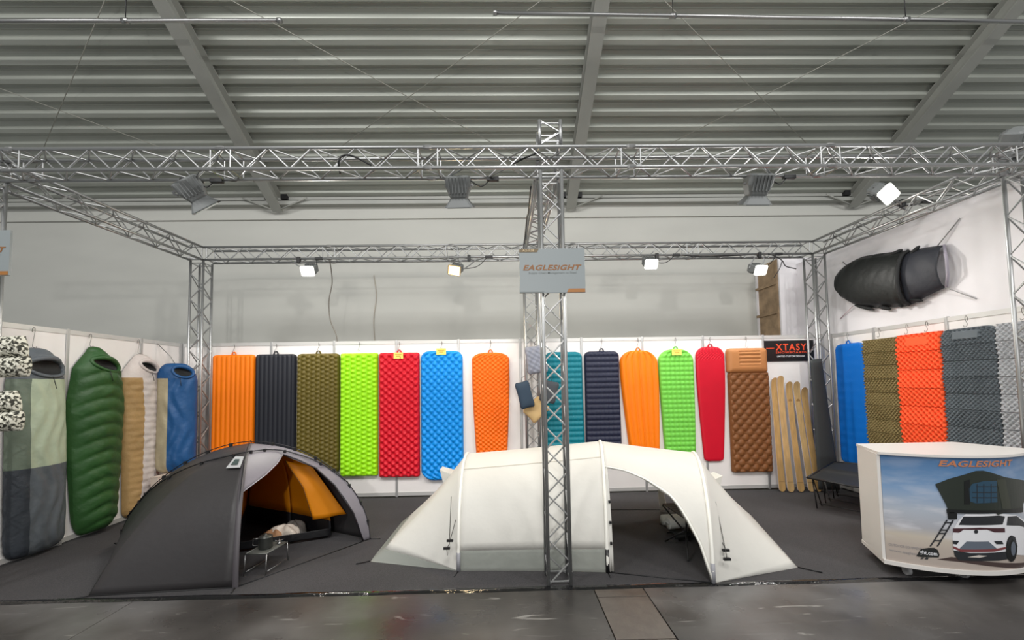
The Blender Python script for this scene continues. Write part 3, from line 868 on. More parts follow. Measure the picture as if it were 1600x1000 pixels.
def zipper(t, rows, u, v0, v1, T, m):
    pts = []
    for k in range(24):
        v = v0 + (v1 - v0) * k / 23
        a, b, z, _ = rows(v); y = a + (b - a) * u
        f = (1 - (2 * u - 1) ** 2) ** 0.55
        pts.append((LB + T * f + 0.022, y, z))
    bm = bmesh.new(); tube_mesh(bm, rel(t, pts), 0.008, 6)
    link('zipper', done(bm, 'zipper'), m, t, True)
def zw(u, v): return atX(u, v, XL + 0.1)
# 1 sage and grey
zt, zb = zw(62, 543).z, zw(70, 862).z
r1_ = bag_rows([(26, 565), (18, 600), (16, 720), (14, 850), (16, 870)], [(100, 565), (108, 600), (110, 700), (109, 800), (106, 868)], zt, zb)
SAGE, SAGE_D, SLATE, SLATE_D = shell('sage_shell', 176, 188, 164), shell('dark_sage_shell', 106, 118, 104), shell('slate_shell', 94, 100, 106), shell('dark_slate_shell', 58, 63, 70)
zsplit = (zw(70, 727).z - zb) / (zt - zb); zh = (zw(70, 592).z - zb) / (zt - zb)
b1_ = bag('sage green and grey sleeping bag nearest the left front column', r1_, [
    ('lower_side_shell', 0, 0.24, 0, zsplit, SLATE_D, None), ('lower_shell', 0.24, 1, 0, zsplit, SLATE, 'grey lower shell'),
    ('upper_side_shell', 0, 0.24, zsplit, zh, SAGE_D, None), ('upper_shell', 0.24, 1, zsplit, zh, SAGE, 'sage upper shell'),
    ('hood', 0, 1, zh, 1, SLATE, 'grey hood')], 0.14, wrinkle(0.006), (zw(72, 574).y, zw(72, 574).z, 0.2, 0.1, SLATE, 0.19, -0.05), -2.1, zb)
# 2 green down bag
zt, zb = zw(150, 541).z, 0.03
r2_ = bag_rows([(138, 548), (122, 575), (112, 630), (113, 720), (118, 800), (122, 840)], [(168, 548), (190, 575), (197, 630), (191, 720), (184, 800), (176, 840)], zt, zb, 0.25)
GRN = shell('forest_green_shell', 44, 82, 40)
b2_ = bag('forest green down mummy bag with quilted baffles on the left wall', r2_, [('quilted_shell', 0, 1, 0, 0.87, GRN, None), ('hood', 0, 1, 0.87, 1, GRN, None)], 0.17, baffles(0.165, 0.034, 0.13, 0.005), (zw(160, 570).y, zw(160, 570).z, 0.17, 0.075, GRN, 0.235, -0.25), -1.45, zb)
# 3 tan and white
zt, zb = zw(224, 553).z, max(0.04, zw(215, 812).z)
r3_ = bag_rows([(208, 560), (195, 590), (198, 640), (198, 720), (198, 810)], [(246, 560), (260, 590), (263, 640), (256, 720), (240, 810)], zt, zb)
TANS, WHS = shell('tan_shell', 170, 138, 92), shell('offwhite_shell', 208, 198, 194)
b3_ = bag('tan sided off white sleeping bag with a pale hood on the left wall', r3_, [('side_shell', 0, 0.32, 0, 0.85, TANS, 'tan side'), ('front_shell', 0.32, 1, 0, 0.85, WHS, 'off white front'), ('hood', 0, 1, 0.85, 1, WHS, None)], 0.12, baffles(0.09, 0.014, 0.0, 0.006), (zw(232, 573).y, zw(232, 573).z, 0.15, 0.07, WHS, 0.22, -0.3), -0.8, zb)
zipper(b3_, r3_, 0.66, 0.1, 0.82, 0.12, mat('grey_zip', rgb(140, 132, 130), 0.5))
# 4 blue with beige side
zt, zb = zw(277, 561).z, zw(285, 735).z
zb = 0.57; zt = 2.15
def r4_(v):
    h = zt - zb
    e = min(1.0, v * h / 0.12); f = 0.6 + 0.4 * math.sqrt(max(0, 1 - (1 - e) ** 2))
    e2 = min(1.0, (1 - v) * h / 0.26); f *= 0.3 + 0.7 * math.sqrt(max(0, 1 - (1 - e2) ** 2))
    w = 0.235 * f; c = -0.5 - 0.03 * (1 - e2)
    return (c - w, c + w, zb + h * v, zb + h * v)
BLU, BEI = shell('royal_blue_shell', 30, 80, 132), shell('beige_lining', 172, 160, 132)
b4_ = bag('royal blue sleeping bag with beige lining showing, hung in the left corner', r4_, [('beige_side', 0, 0.3, 0, 0.86, BEI, 'beige lining'), ('front_shell', 0.3, 1, 0, 0.86, BLU, None), ('hood', 0, 1, 0.86, 1, BLU, None)], 0.12, wrinkle(0.008), (-0.43, zt - 0.13, 0.12, 0.075, BLU, 0.215, -0.35), -0.5, zb)
b4_.location = (-5.08, -0.51, zb); b4_.rotation_euler = (0, 0, -PI / 3)
tube('hanging_cord', [b4_.location + Matrix.Rotation(PI / 3, 3, 'Z') @ (Vector(q) - b4_.location) for q in ((-5.12, -0.5, zt - 0.03), (-5.2, -0.5, zt + 0.1), (XL + 0.012, -0.5, 2.45))], 0.005, HOOK, b4_, 6)
for nm, (u, v) in (('sage and grey', (62, 540)), ('green down', (150, 539)), ('off white', (224, 550))):
    q = zw(u, v); hook('left', XL, q.y, q.z - 0.02, 2.46, 'thin bent wire hook above the %s sleeping bag' % nm)
# pale carton behind the black tent
cb = thing('carton', 'pale flat carton standing behind the black tent under the blue bag', 'carton', (-5.12, -0.5, 0.003))
box('carton_body', (-5.18, -0.82, 0.003), (-5.08, -0.12, 0.55), mat('pale_card', rgb(214, 198, 186), 0.7), cb, 0.004)
box('lid_flap', (-5.185, -0.825, 0.55), (-5.075, -0.115, 0.556), mat('pale_card', rgb(214, 198, 186), 0.7), cb)

# ------------------------------------------------------------------ camouflage foam on the left column
def camo_mat():
    m = bpy.data.materials.new('camouflage_foam'); m.use_nodes = True
    nt = m.node_tree; N = nt.nodes; L = nt.links; b = N['Principled BSDF']
    tc = N.new('ShaderNodeTexCoord'); n = N.new('ShaderNodeTexNoise'); n.inputs['Scale'].default_value = 42; n.inputs['Detail'].default_value = 1
    L.new(tc.outputs['Object'], n.inputs['Vector'])
    r = N.new('ShaderNodeValToRGB'); r.color_ramp.interpolation = 'CONSTANT'
    r.color_ramp.elements[0].color = rgb(48, 48, 42); r.color_ramp.elements[1].position = 0.5; r.color_ramp.elements[1].color = rgb(216, 214, 200)
    e = r.color_ramp.elements.new(0.43); e.color = rgb(120, 118, 104)
    L.new(n.outputs['Fac'], r.inputs['Fac']); L.new(r.outputs['Color'], b.inputs['Base Color']); b.inputs['Roughness'].default_value = 0.8
    return m
CAMO = camo_mat()
def camo(label, v0, v1, uR, tiers):
    z1 = atY(20, v0, -3.1).z; z0 = atY(20, v1, -3.1).z; xR = atY(uR, (v0 + v1) / 2, -3.1).x
    t = thing('camouflage_seat_mat', label, 'seat mat', (xR - 0.35, -3.12, z0))
    h = (z1 - z0) / tiers
    for k in range(tiers):
        zb = z0 + k * h
        def rows(v, zb=zb, k=k): return (xR - 0.62 + 0.02 * k, xR + 0.02 * math.sin(3 * v + k) - 0.03 * (k % 2), zb + h * v, zb + h * v + 0.02)
        def bmp(x, z, u, v, k=k): return 0.05 * math.sin(PI * v) + 0.02 * (0.5 + 0.5 * math.tanh(1.6 * math.cos(2 * PI * x / 0.05) * math.cos(2 * PI * z / 0.05)))
        field('mat_fold', 'back', -3.06, rows, 0.04, bmp, 84, 26, CAMO, t, 0.04)
    return t
camo('black and white camouflage foam mat, upper one on the left front column', 528, 592, 39, 2)
camo('black and white camouflage foam mat, lower one on the left front column', 614, 677, 28, 2)

# ------------------------------------------------------------------ pillows on the middle back column
def cushion(label, cu, cv, y, w, h, T, ang, m, bump=None, name='camp_pillow', kink=0.0):
    p = atY(cu, cv, y)
    t = thing(name, label, 'pillow', p)
    nu, nv = 28, 36
    V, Fs = [], []
    for side in (1, -1):
        for i in range(nv + 1):
            v = -1 + 2 * i / nv
            for j in range(nu + 1):
                u = -1 + 2 * j / nu
                wv = w / 2 * (1 - 0.10 * (1 - v * v)) * (1 - 0.12 * max(0, abs(v) - 0.8) / 0.2)
                hu = h / 2 * (1 - 0.06 * (1 - u * u)) * (1 - 0.10 * max(0, abs(u) - 0.8) / 0.2)
                e = max(0.0, (1 - u ** 4) * (1 - v ** 4)) ** 0.5
                d = T / 2 * e + (bump(u * w / 2, v * h / 2) * e if bump and side == 1 else 0)
                x, z = u * wv, v * hu
                x2, z2 = x * math.cos(ang) - z * math.sin(ang), x * math.sin(ang) + z * math.cos(ang)
                V.append((x2, -side * d, z2))
    n1 = nu + 1; K = n1 * (nv + 1)
    for s in (0, 1):
        for i in range(nv):
            for j in range(nu):
                f = (s * K + i * n1 + j, s * K + i * n1 + j + 1, s * K + (i + 1) * n1 + j + 1, s * K + (i + 1) * n1 + j)
                Fs.append(f if s == 0 else f[::-1])
    me = mesh('cover', V, Fs)
    bm = bmesh.new(); bm.from_mesh(me); bmesh.ops.remove_doubles(bm, verts=bm.verts, dist=0.0005); bm.to_mesh(me); bm.free()
    link('cover', me, m, t, True)
    rot = Vector((-math.sin(ang), 0, math.cos(ang)))
    tube('hanging_cord', [p + rot * h * 0.48, p + rot * h * 0.5 + Vector((0.01, 0.03, 0.05)), p + Vector((0.02, 0.09, h * 0.5 + 0.08))], 0.004, BLACK, t, 5)
    return t
cushion('grey quilted camp pillow, topmost on the middle back column', 838, 562, -0.46, 0.33, 0.44, 0.12, 0.12, mat('grey_flock', rgb(148, 152, 166), 0.8), lambda x, z: 0.012 * (math.cos(60 * x + 20 * z) * math.cos(60 * z)))
cushion('navy blue camp pillow hanging tilted on the middle back column', 820, 617, -0.52, 0.23, 0.42, 0.12, 0.24, mat('navy_flock', rgb(46, 64, 82), 0.75))
cushion('tan camp pillow below the navy one on the middle back column', 838, 640, -0.42, 0.36, 0.28, 0.09, 0.75, mat('tan_flock', rgb(202, 172, 122), 0.8))
cushion('dark grey camp pillow half hidden behind the front column chord', 858, 612, -0.5, 0.26, 0.34, 0.09, -0.25, mat('dark_grey_flock', rgb(70, 74, 80), 0.8))

# ------------------------------------------------------------------ signs
def letters(name, s, width, m, parent, x, z, y, height=None, shear=0.0, bold=0.0, spacing=1.0, lab=None, thick=0.0015):
    V, Fs = text2d(s, width, height, shear, bold, spacing)
    o = link(name, mesh(name, rel(parent, [(x + a, y, z + b) for a, b in V]), Fs), m, parent)
    return o
SIGNG = mat('sign_grey', rgb(138, 145, 147), 0.4); SIGNB = mat('sign_bronze', rgb(160, 106, 50), 0.4); SIGND = mat('sign_olive', rgb(112, 96, 70), 0.5); LETB = mat('sign_letter_brown', rgb(136, 88, 44), 0.5); LETG = mat('sign_letter_grey', rgb(118, 124, 124), 0.5)
def stand_sign(label, x, z, w=0.595, h=0.405, y=-3.045):
    t = thing('stand_sign', label, 'sign', (x + w / 2, y, z))
    box('board', (x, y, z), (x + w, y + 0.02, z + h), SIGNG, t, 0.002)
    def poly(nm, pts, m, dy): 
        return link(nm, mesh(nm, rel(t, [(x + a, y - dy, z + b) for a, b in pts]), [tuple(range(len(pts)))]), m, t)
    poly('number_tab', [(0.003, h - 0.034), (0.163, h - 0.034), (0.18, h - 0.002), (0.003, h - 0.002)], SIGND, 0.002)
    letters('stand_number', 'A2-128', 0.105, mat('tab_letter', rgb(206, 184, 148), 0.5), t, x + 0.03, z + h - 0.028, y - 0.0035, 0.022, bold=0.01)
    poly('corner_tab', [(w - 0.168, 0.003), (w - 0.003, 0.003), (w - 0.003, 0.036), (w - 0.15, 0.036)], SIGNB, 0.002)
    poly('base_stripe', [(0.003, 0.003), (0.21, 0.003), (0.225, 0.012), (0.003, 0.012)], LETG, 0.002)
    letters('company_name', 'EAGLESiGHT', 0.53, LETB, t, x + 0.034, z + 0.205, y - 0.002, 0.05, shear=0.28, bold=0.028, spacing=1.08)
    letters('tagline', 'Supply Chain Management to Steel', 0.43, LETG, t, x + 0.085, z + 0.168, y - 0.002, 0.024, bold=0.004)
    for a in (0.23, 0.36): box('bracket', (x + a, y + 0.02, z + h * 0.5), (x + a + 0.02, y + 0.035, z + h * 0.5 + 0.03), BLACK, t)
    return t
q0 = atY(812, 458, -3.045)
stand_sign('grey company sign on the middle front truss column', q0.x, q0.z)
q1 = atY(13, 430, -3.045)
stand_sign('grey company sign cut by the left edge of the picture', q1.x - 0.595, q1.z)
# black snowboard sign
qa = atY(1196, 565, -0.03); qb = atY(1272, 531, -0.03)
xs0, xs1, zs0, zs1 = qa.x, qb.x, qa.z, qb.z
w_ = xs1 - xs0; h_ = zs1 - zs0
t = thing('snowboard_sign', 'black snowboard sign with red letters above the brown boards', 'sign', ((xs0 + xs1) / 2, -0.014, zs0))
box('board', (xs0, -0.014, zs0), (xs1, -0.002, zs1), mat('sign_black', rgb(16, 15, 17), 0.4), t)
REDL = mat('sign_red_letter', rgb(238, 84, 46), 0.5); WHL = mat('sign_white_letter', rgb(225, 225, 228), 0.5)
letters('company_name', 'XTASY', w_ * 0.62, REDL, t, xs0 + w_ * 0.23, zs0 + h_ * 0.52, -0.0155, h_ * 0.32, bold=0.02, spacing=1.25)
letters('sport_line', 'SNOWBOARDS', w_ * 0.62, REDL, t, xs0 + w_ * 0.23, zs0 + h_ * 0.38, -0.0155, h_ * 0.09, bold=0.012, spacing=1.2)
letters('claim_line', 'LIMITED CUSTOM DESIGNS', w_ * 0.56, WHL, t, xs0 + w_ * 0.25, zs0 + h_ * 0.2, -0.0155, h_ * 0.08, bold=0.015)
box('dash', (xs0 + w_ * 0.04, -0.0155, zs0 + h_ * 0.62), (xs0 + w_ * 0.2, -0.0147, zs0 + h_ * 0.645), REDL, t)

# ------------------------------------------------------------------ wooden boards leaning on the back wall
def wood(name, c):
    m = bpy.data.materials.new(name); m.use_nodes = True
    nt = m.node_tree; N = nt.nodes; L = nt.links; b = N['Principled BSDF']
    tc = N.new('ShaderNodeTexCoord'); mp = N.new('ShaderNodeMapping'); mp.inputs['Scale'].default_value = (14, 14, 1.2)
    n = N.new('ShaderNodeTexNoise'); n.inputs['Scale'].default_value = 3; n.inputs['Detail'].default_value = 6
    L.new(tc.outputs['Object'], mp.inputs['Vector']); L.new(mp.outputs['Vector'], n.inputs['Vector'])
    r = N.new('ShaderNodeValToRGB'); r.color_ramp.elements[0].position = 0.3; r.color_ramp.elements[1].position = 0.7
    r.color_ramp.elements[0].color = rgb(*[int(k * 0.86) for k in c]); r.color_ramp.elements[1].color = rgb(*c)
    L.new(n.outputs['Fac'], r.inputs['Fac']); L.new(r.outputs['Color'], b.inputs['Base Color']); b.inputs['Roughness'].default_value = 0.4
    return m
SKW = [wood('board_wood', (205, 166, 108)), wood('board_wood_pale', (214, 178, 124))]
BASE = mat('board_base', rgb(206, 198, 206), 0.35)
tops = [(1209, 590), (1216, 587), (1229.5, 596), (1241, 596), (1253, 605)]
bots = [(1220, 767), (1231.5, 767), (1248, 767), (1262.5, 766), (1274, 766)]
labs = ['leftmost leaning wooden ski, half hidden behind the brown pad', 'tallest leaning wooden ski, second from the brown pad', 'wooden ski in the middle of the five leaning ones', 'fourth leaning wooden ski from the brown pad', 'shortest leaning wooden ski, nearest the dark grey mat']
for k in range(5):
    T_ = atY(tops[k][0], tops[k][1], -0.05); Bt = atZ(bots[k][0], bots[k][1], 0.012)
    Bt = Vector((Bt.x, -0.24 if k else -0.2, 0.012)); T_ = T_ + Vector((0, -0.02 if k else 0.01, 0))
    t = thing('wooden_ski', labs[k], 'ski', Bt, 'five wooden skis leaning on the back wall')
    n = 56; wv = 0.055
    Vt, Vb_ = [], []
    F1, F2 = [], []
    for i in range(n + 1):
        s = 0.5 - 0.5 * math.cos(PI * i / n)
        c = Bt.lerp(T_, s)
        c = c + Vector((0.025 * math.sin(PI * s) * (-1), -0.02 * math.sin(PI * s) - 0.035 * max(0, (s - 0.88) / 0.12) ** 2, 0))
        w = wv * (1 - 0.14 * math.sin(PI * s))
        e = min(s, 1 - s) * (T_ - Bt).length / 0.06
        if e < 1: w *= math.sqrt(max(0.0, 1 - (1 - e) ** 2)) * 0.98 + 0.02
        for sx in (-1, 1):
            Vt.append(c + Vector((sx * w, -0.012, 0)))
            Vb_.append(c + Vector((sx * w, 0.0, 0)))
    for i in range(n):
        a = 2 * i
        F1.append((a, a + 1, a + 3, a + 2))
    top = link('top_sheet', mesh('top_sheet', rel(t, Vt), F1), SKW[k % 2], t)
    m2 = len(Vb_)
    VV = Vb_ + [v + Vector((0, 0.0004, 0)) for v in Vt]
    Fb = [(2 * i + 1, 2 * i, 2 * i + 2, 2 * i + 3) for i in range(n)]
    for i in range(n):
        Fb.append((2 * i, m2 + 2 * i, m2 + 2 * i + 2, 2 * i + 2)); Fb.append((2 * i + 1, 2 * i + 3, m2 + 2 * i + 3, m2 + 2 * i + 1))
    link('base', mesh('base', rel(t, VV), Fb), BASE, t)
    s = 0.085; c = Bt.lerp(T_, s) + Vector((-0.025 * math.sin(PI * s), -0.02 * math.sin(PI * s) - 0.0135, 0))
    box('joint_line', c + Vector((-0.042, -0.0005, -0.002)), c + Vector((0.042, 0.0005, 0.002)), mat('joint_dark', rgb(120, 92, 56), 0.6), t)
    if k in (2, 3):
        s = 0.82; c = Bt.lerp(T_, s) + Vector((-0.025 * math.sin(PI * s), -0.02 * math.sin(PI * s) - 0.0135, 0))
        bm = bmesh.new()
        bmesh.ops.create_circle(bm, cap_ends=True, segments=20, radius=0.03)
        bmesh.ops.transform(bm, matrix=Matrix.Translation(rel(t, [c])[0]) @ Matrix.Rotation(PI / 2, 4, 'X'), verts=bm.verts)
        link('brand_mark', done(bm, 'brand_mark'), mat('burnt_mark', rgb(168, 128, 78), 0.6), t)
# ------------------------------------------------------------------ black bivy tent spread on the right partition
BX = XR + 0.06
topl = [(1314.5, 445), (1316, 430), (1322, 418), (1333, 408), (1348, 401), (1370, 397), (1395, 394), (1413, 392), (1422, 392), (1447, 387), (1474, 383)]
botl = [(1314.5, 445), (1316, 455), (1323, 467), (1334, 475), (1350, 480), (1372, 481), (1395, 480), (1414, 479), (1424, 476), (1449, 463), (1477, 449)]
bt = thing('bivy_tent', 'black bivy tent spread flat on the white partition above the foam mats', 'tent', atX(1395, 440, BX))
TOPW = [atX(u, v, BX - 0.05) for u, v in topl]; BOTW = [atX(u, v, BX - 0.05) for u, v in botl]
def bivy(i0, i1, depf, m, name):
    n = 12; P = []
    for i in range(i0, i1):
        for k in range(8 if i < i1 - 1 else 9):
            q = k / 8; a = TOPW[i].lerp(TOPW[i + 1], q); b = BOTW[i].lerp(BOTW[i + 1], q); g = i + q
            row = []
            for j in range(n + 1):
                u = j / n; p = a.lerp(b, u); d = depf(g, u)
                row.append(Vector((BX - 0.004 - d, p.y, p.z)))
            P.append(row)
    o = link(name, clean(grid_mesh(name, [rel(bt, r) for r in P])), m, bt, True)
    return solid(o, 0.004)
bivy(0, 8, lambda g, u: (0.05 + 0.17 * math.sqrt(max(0, 1 - (2 * u - 1) ** 2))) * min(1, g / 1.6) ** 0.6 + 0.006 * math.sin(9 * u + 5 * g) * math.sin(3 * g + 4 * u), mat('bivy_black', rgb(22, 25, 24), 0.55, bump=0.5, bscale=9), 'body_shell')
bivy(8, 10, lambda g, u: 0.05 + 0.13 * math.sqrt(max(0, 1 - (2 * u - 1) ** 2)) * (1 - 0.35 * (g - 8) / 2) + 0.008 * math.sin(7 * u - 4 * g), mat('bivy_mesh_grey', rgb(44, 46, 54), 0.6, bump=0.4, bscale=10), 'head_panel')
V = [TOPW[8].lerp(BOTW[8], j / 14) for j in range(15)]
tube('hoop_band', [Vector((BX - 0.015 - 0.06 - 0.16 * math.sqrt(max(0, 1 - (2 * j / 14 - 1) ** 2)), p.y, p.z)) for j, p in enumerate(V)], 0.022, DARKF, bt, 8)
tube('edge_trim', [atX(1474.5, 383, BX - 0.04), atX(1479, 405, BX - 0.1), atX(1481, 430, BX - 0.1), atX(1479, 449, BX - 0.04)], 0.016, mat('lilac_trim', rgb(176, 170, 184), 0.6), bt, 6)
for a, b in (((1358, 404), (1384, 397)), ((1390, 399), (1410, 390)), ((1420, 400), (1437, 384)), ((1336, 477), (1366, 484)), ((1374, 480), (1392, 483)), ((1404, 475), (1412, 479)), ((1418, 468), (1442, 470))):
    A_, B_ = atX(*a, BX - 0.1), atX(*b, BX - 0.06)
    bm = bmesh.new(); tube_mesh(bm, rel(bt, [A_, A_.lerp(B_, 0.3), A_.lerp(B_, 0.8), B_]), [0.012, 0.026, 0.024, 0.01], 8)
    link('rolled_flap', done(bm, 'rolled_flap'), DARKF, bt, True)
GUYC = mat('dark_cord', rgb(80, 78, 80), 0.6)
PALE = mat('pale_cord', rgb(150, 148, 148), 0.6)
for a, b, r, m in (((1464, 385), (1500, 341), 0.007, PALE), ((1477, 449), (1526, 467), 0.006, PALE), ((1333, 478), (1313, 498), 0.006, mat('pink_cord', rgb(206, 178, 186), 0.6)), ((1326, 418), (1317, 409), 0.005, GUYC)):
    tube('tie_cord', [atX(*a, BX - 0.05), atX(*b, BX - 0.012)], r, m, bt, 6)
#PART3
# ------------------------------------------------------------------ black dome tent
TN = 2.1
AP = Vector((-3.24, -1.8)); TH = 1.12
FB, FC, FCp, FBp, FA = Vector((-2.69, -2.9)), Vector((-1.85, -1.8)), Vector((-4.70, -1.8)), Vector((-3.85, -0.7)), Vector((-3.88, -2.99))
def arc(F, t, H=TH, A=AP, n=None):
    n = n or {(-4.7, -1.8): 1.72, (-1.85, -1.8): 1.95}.get((round(F.x, 3), round(F.y, 3)), TN)
    ph = t * PI / 2; u = max(0.0, math.cos(ph)) ** (2 / n); z = H * math.sin(ph) ** (2 / n)
    q = A + (F - A) * u
    return Vector((q.x, q.y, z))
t1 = thing('dome_tent', 'dark grey dome tent with open door and orange inner on the left', 'tent', (AP.x, AP.y, 0.002))
FLY = mat('dark_fly_fabric', rgb(52, 50, 51), 0.45, vary=0.05, vscale=2, bump=0.22, bscale=7, spec=0.4)
FLYL = mat('grey_fly_fabric', rgb(120, 116, 124), 0.45, vary=0.05, vscale=4, bump=0.22, bscale=8, spec=0.4)
ORG = mat('orange_inner_fabric', rgb(246, 158, 10), 0.55, bump=0.15, bscale=10, trans=0.35)
TUB = mat('black_tub_fabric', rgb(16, 16, 20), 0.5, bump=0.3, bscale=12)
def sector(F1, F2, ns, nt_, off=None, keep=None, H=TH, t0=0.0, t1_=1.0, sag=0.03, A=AP):
    P = []
    for i in range(nt_ + 1):
        t = t0 + (t1_ - t0) * i / nt_
        row = []
        for j in range(ns + 1):
            s = j / ns
            p = arc(F1, t, H, A).lerp(arc(F2, t, H, A), s)
            if off: p = p + off(s, t)
            # fabric between poles sinks a little towards the centre line
            c = Vector((A.x, A.y, p.z * 0.6)); p = p + (c - p) * sag * 4 * s * (1 - s) * (1 - t)
            p.z = max(p.z, 0.004)
            row.append(p)
        P.append(row)
    return P
def fabric(name, P, m, parent, keep=None, thick=0.004):
    me = clean(grid_mesh(name, [rel(parent, r) for r in P], False, keep))
    o = link(name, me, m, parent, True)
    return solid(o, thick)
fabric('fly_back_panel', sector(FCp, FBp, 14, 22), FLY, t1)
fabric('fly_right_panel', sector(FBp, FC, 14, 22), FLY, t1)
sA = 0.56
def vest(s, t):
    O = FA - (FCp + (FB - FCp) * sA)
    h = s / sA if s < sA else (1 - s) / (1 - sA)
    k = h * (1 - t) ** 1.35
    return Vector((O.x * k, O.y * k, 0))
fabric('vestibule', sector(FCp, FB, 25, 26, vest, sag=0.0), FLY, t1)
def inpoly(x, y, poly):
    c = False
    for i in range(len(poly)):
        (x1, y1), (x2, y2) = poly[i], poly[i - 1]
        if (y1 > y) != (y2 > y) and x < (x2 - x1) * (y - y1) / (y2 - y1) + x1: c = not c
    return c
# porch sector: the fly stays as an awning at the top and a strip beside the right pole
def ring_sector(name, polys, m):
    """fabric patches given as polygons in (s, t) of the porch sector, cut on a fine grid"""
    for q in polys:
        P = []
        n = 20
        (a, b, c, d) = q
        for i in range(n + 1):
            v = i / n; row = []
            for j in range(n + 1):
                u = j / n
                s = (a[0] * (1 - u) + b[0] * u) * (1 - v) + (d[0] * (1 - u) + c[0] * u) * v
                t = (a[1] * (1 - u) + b[1] * u) * (1 - v) + (d[1] * (1 - u) + c[1] * u) * v
                p = arc(FB, t).lerp(arc(FC, t), s)
                row.append(p)
            P.append(row)
        fabric(name, P, m, t1)
ring_sector('awning', [((0.0, 0.47), (0.66, 0.72), (0.66, 0.999), (0.0, 0.999))], FLYL)
ring_sector('door_strip', [((0.66, 0.72), (0.84, 0.55), (1.0, 0.999), (0.66, 0.999)), ((0.84, 0.55), (1.0, 0.55), (1.0, 0.999), (0.99, 0.998)), ((0.93, 0.0), (1.0, 0.0), (1.0, 0.55), (0.84, 0.55))], FLYL)
PIPING = mat('dark_piping', rgb(28, 24, 30), 0.5)
def st(s, t, o=0.008):
    p = arc(FB, t).lerp(arc(FC, t), s); c = Vector((AP.x, AP.y, 0.3)); return p + (p - c).normalized() * o
tube('door_piping', [st(0.66, 0.72), st(0.75, 0.65), st(0.84, 0.55), st(0.86, 0.4), st(0.89, 0.2), st(0.93, 0.01)], 0.009, PIPING, t1, 6)
tube('awning_piping', [st(0.02, 0.47), st(0.25, 0.56), st(0.45, 0.64), st(0.66, 0.72)], 0.005, mat('light_piping', rgb(170, 166, 172), 0.5), t1, 6)
# front pole sleeve, wide grey band down the B pole
bm = bmesh.new()
V, Fs = [], []
for i in range(31):
    t = i / 30 * 0.98
    for k, (sx, o) in enumerate(((-0.028, 0.0), (-0.012, 0.016), (0.012, 0.016), (0.028, 0.0))):
        p = arc(FB, t); tang = (FC - FCp).normalized()
        d = Vector((tang.x, tang.y, 0)) * sx + Vector((0.3, -0.9, 0.25)).normalized() * o
        V.append(p + d)
for i in range(30):
    for k in range(3): a = i * 4 + k; Fs.append((a, a + 1, a + 5, a + 4))
bm.free()
link('pole_sleeve', clean(mesh('pole_sleeve', rel(t1, V), Fs)), mat('sleeve_grey', rgb(74, 70, 74), 0.5), t1, True)
POLE = mat('tent_pole', rgb(46, 46, 50), 0.3, 0.6)
for nm, Fa, Fz in (('tent_pole', FCp, FC), ('tent_pole', FB, FBp)):
    pts = [arc(Fa, i / 24, TH + 0.03) for i in range(25)] + [arc(Fz, 1 - i / 24, TH + 0.03) for i in range(1, 25)]
    c = Vector((AP.x, AP.y, 0.0))
    o = tube(nm, pts, 0.0055, POLE, t1, 6)
    if Fa is FCp:
        for q in (3, 6, 9, 12, 15, 18, 21, 27, 30, 33, 36, 39, 42, 45):
            p = pts[q]; box('pole_clip', p + Vector((-0.014, -0.012, -0.05)), p + Vector((0.014, 0.012, 0.008)), BLACK, t1)
# second pole: a brow running from the left over the porch head to the right foot
def vp(s, t, o=0.02):
    p = arc(FCp, t).lerp(arc(FB, t), s) + vest(s, t); c = Vector((AP.x, AP.y, 0.2)); return p + (p - c).normalized() * o
bw = [vp(0.0, 0.22), vp(0.06, 0.4), vp(0.2, 0.55), vp(0.45, 0.67), vp(0.75, 0.75), vp(1.0, 0.8), st(0.25, 0.8, 0.02), st(0.55, 0.79, 0.02), st(0.8, 0.73, 0.02), st(0.95, 0.58, 0.02), st(1.0, 0.4, 0.02)]
bw = curve_pts(bw, 5)
tube('brow_pole', bw, 0.007, POLE, t1, 6)
for q in range(3, len(bw) - 2, 6):
    p = bw[q]; box('pole_clip', p + Vector((-0.012, -0.012, -0.03)), p + Vector((0.012, 0.012, 0.01)), BLACK, t1)
# sewn badge, guy lines, ground strap and pegs
bq = [vp(0.84, 0.63, 0.03), vp(0.97, 0.635, 0.03), vp(0.985, 0.735, 0.03), vp(0.86, 0.735, 0.03)]
bd = link('badge', mesh('badge', rel(t1, [q for q in bq]), [(0, 1, 2, 3)]), mat('silver_badge', rgb(200, 202, 204), 0.3, 0.3), t1)
solid(bd, 0.004)
cen = sum(bq, Vector()) / 4
link('badge_print', mesh('badge_print', rel(bd, rel(t1, [cen + (q - cen) * 0.5 + Vector((0, -0.012, 0.004)) for q in bq])), [(0, 1, 2, 3)]), mat('badge_dark', rgb(60, 74, 72), 0.4), bd)
def v3(p, z=0.006): return Vector((p.x, p.y, z))
tube('ground_strap', [v3(FB), v3(FC)], 0.006, BLACK, t1, 5)
tube('hem_cord', [v3(FB), v3(FA), v3(FCp)], 0.006, BLACK, t1, 5)
for F, d in ((FB, Vector((0.03, -0.1, 0))), (FC, Vector((0.12, 0.0, 0))), (FA, Vector((-0.08, -0.04, 0))), (FCp, Vector((-0.1, 0.05, 0)))):
    tube('peg_loop', [v3(F), v3(F) + d], 0.007, BLACK, t1, 5)
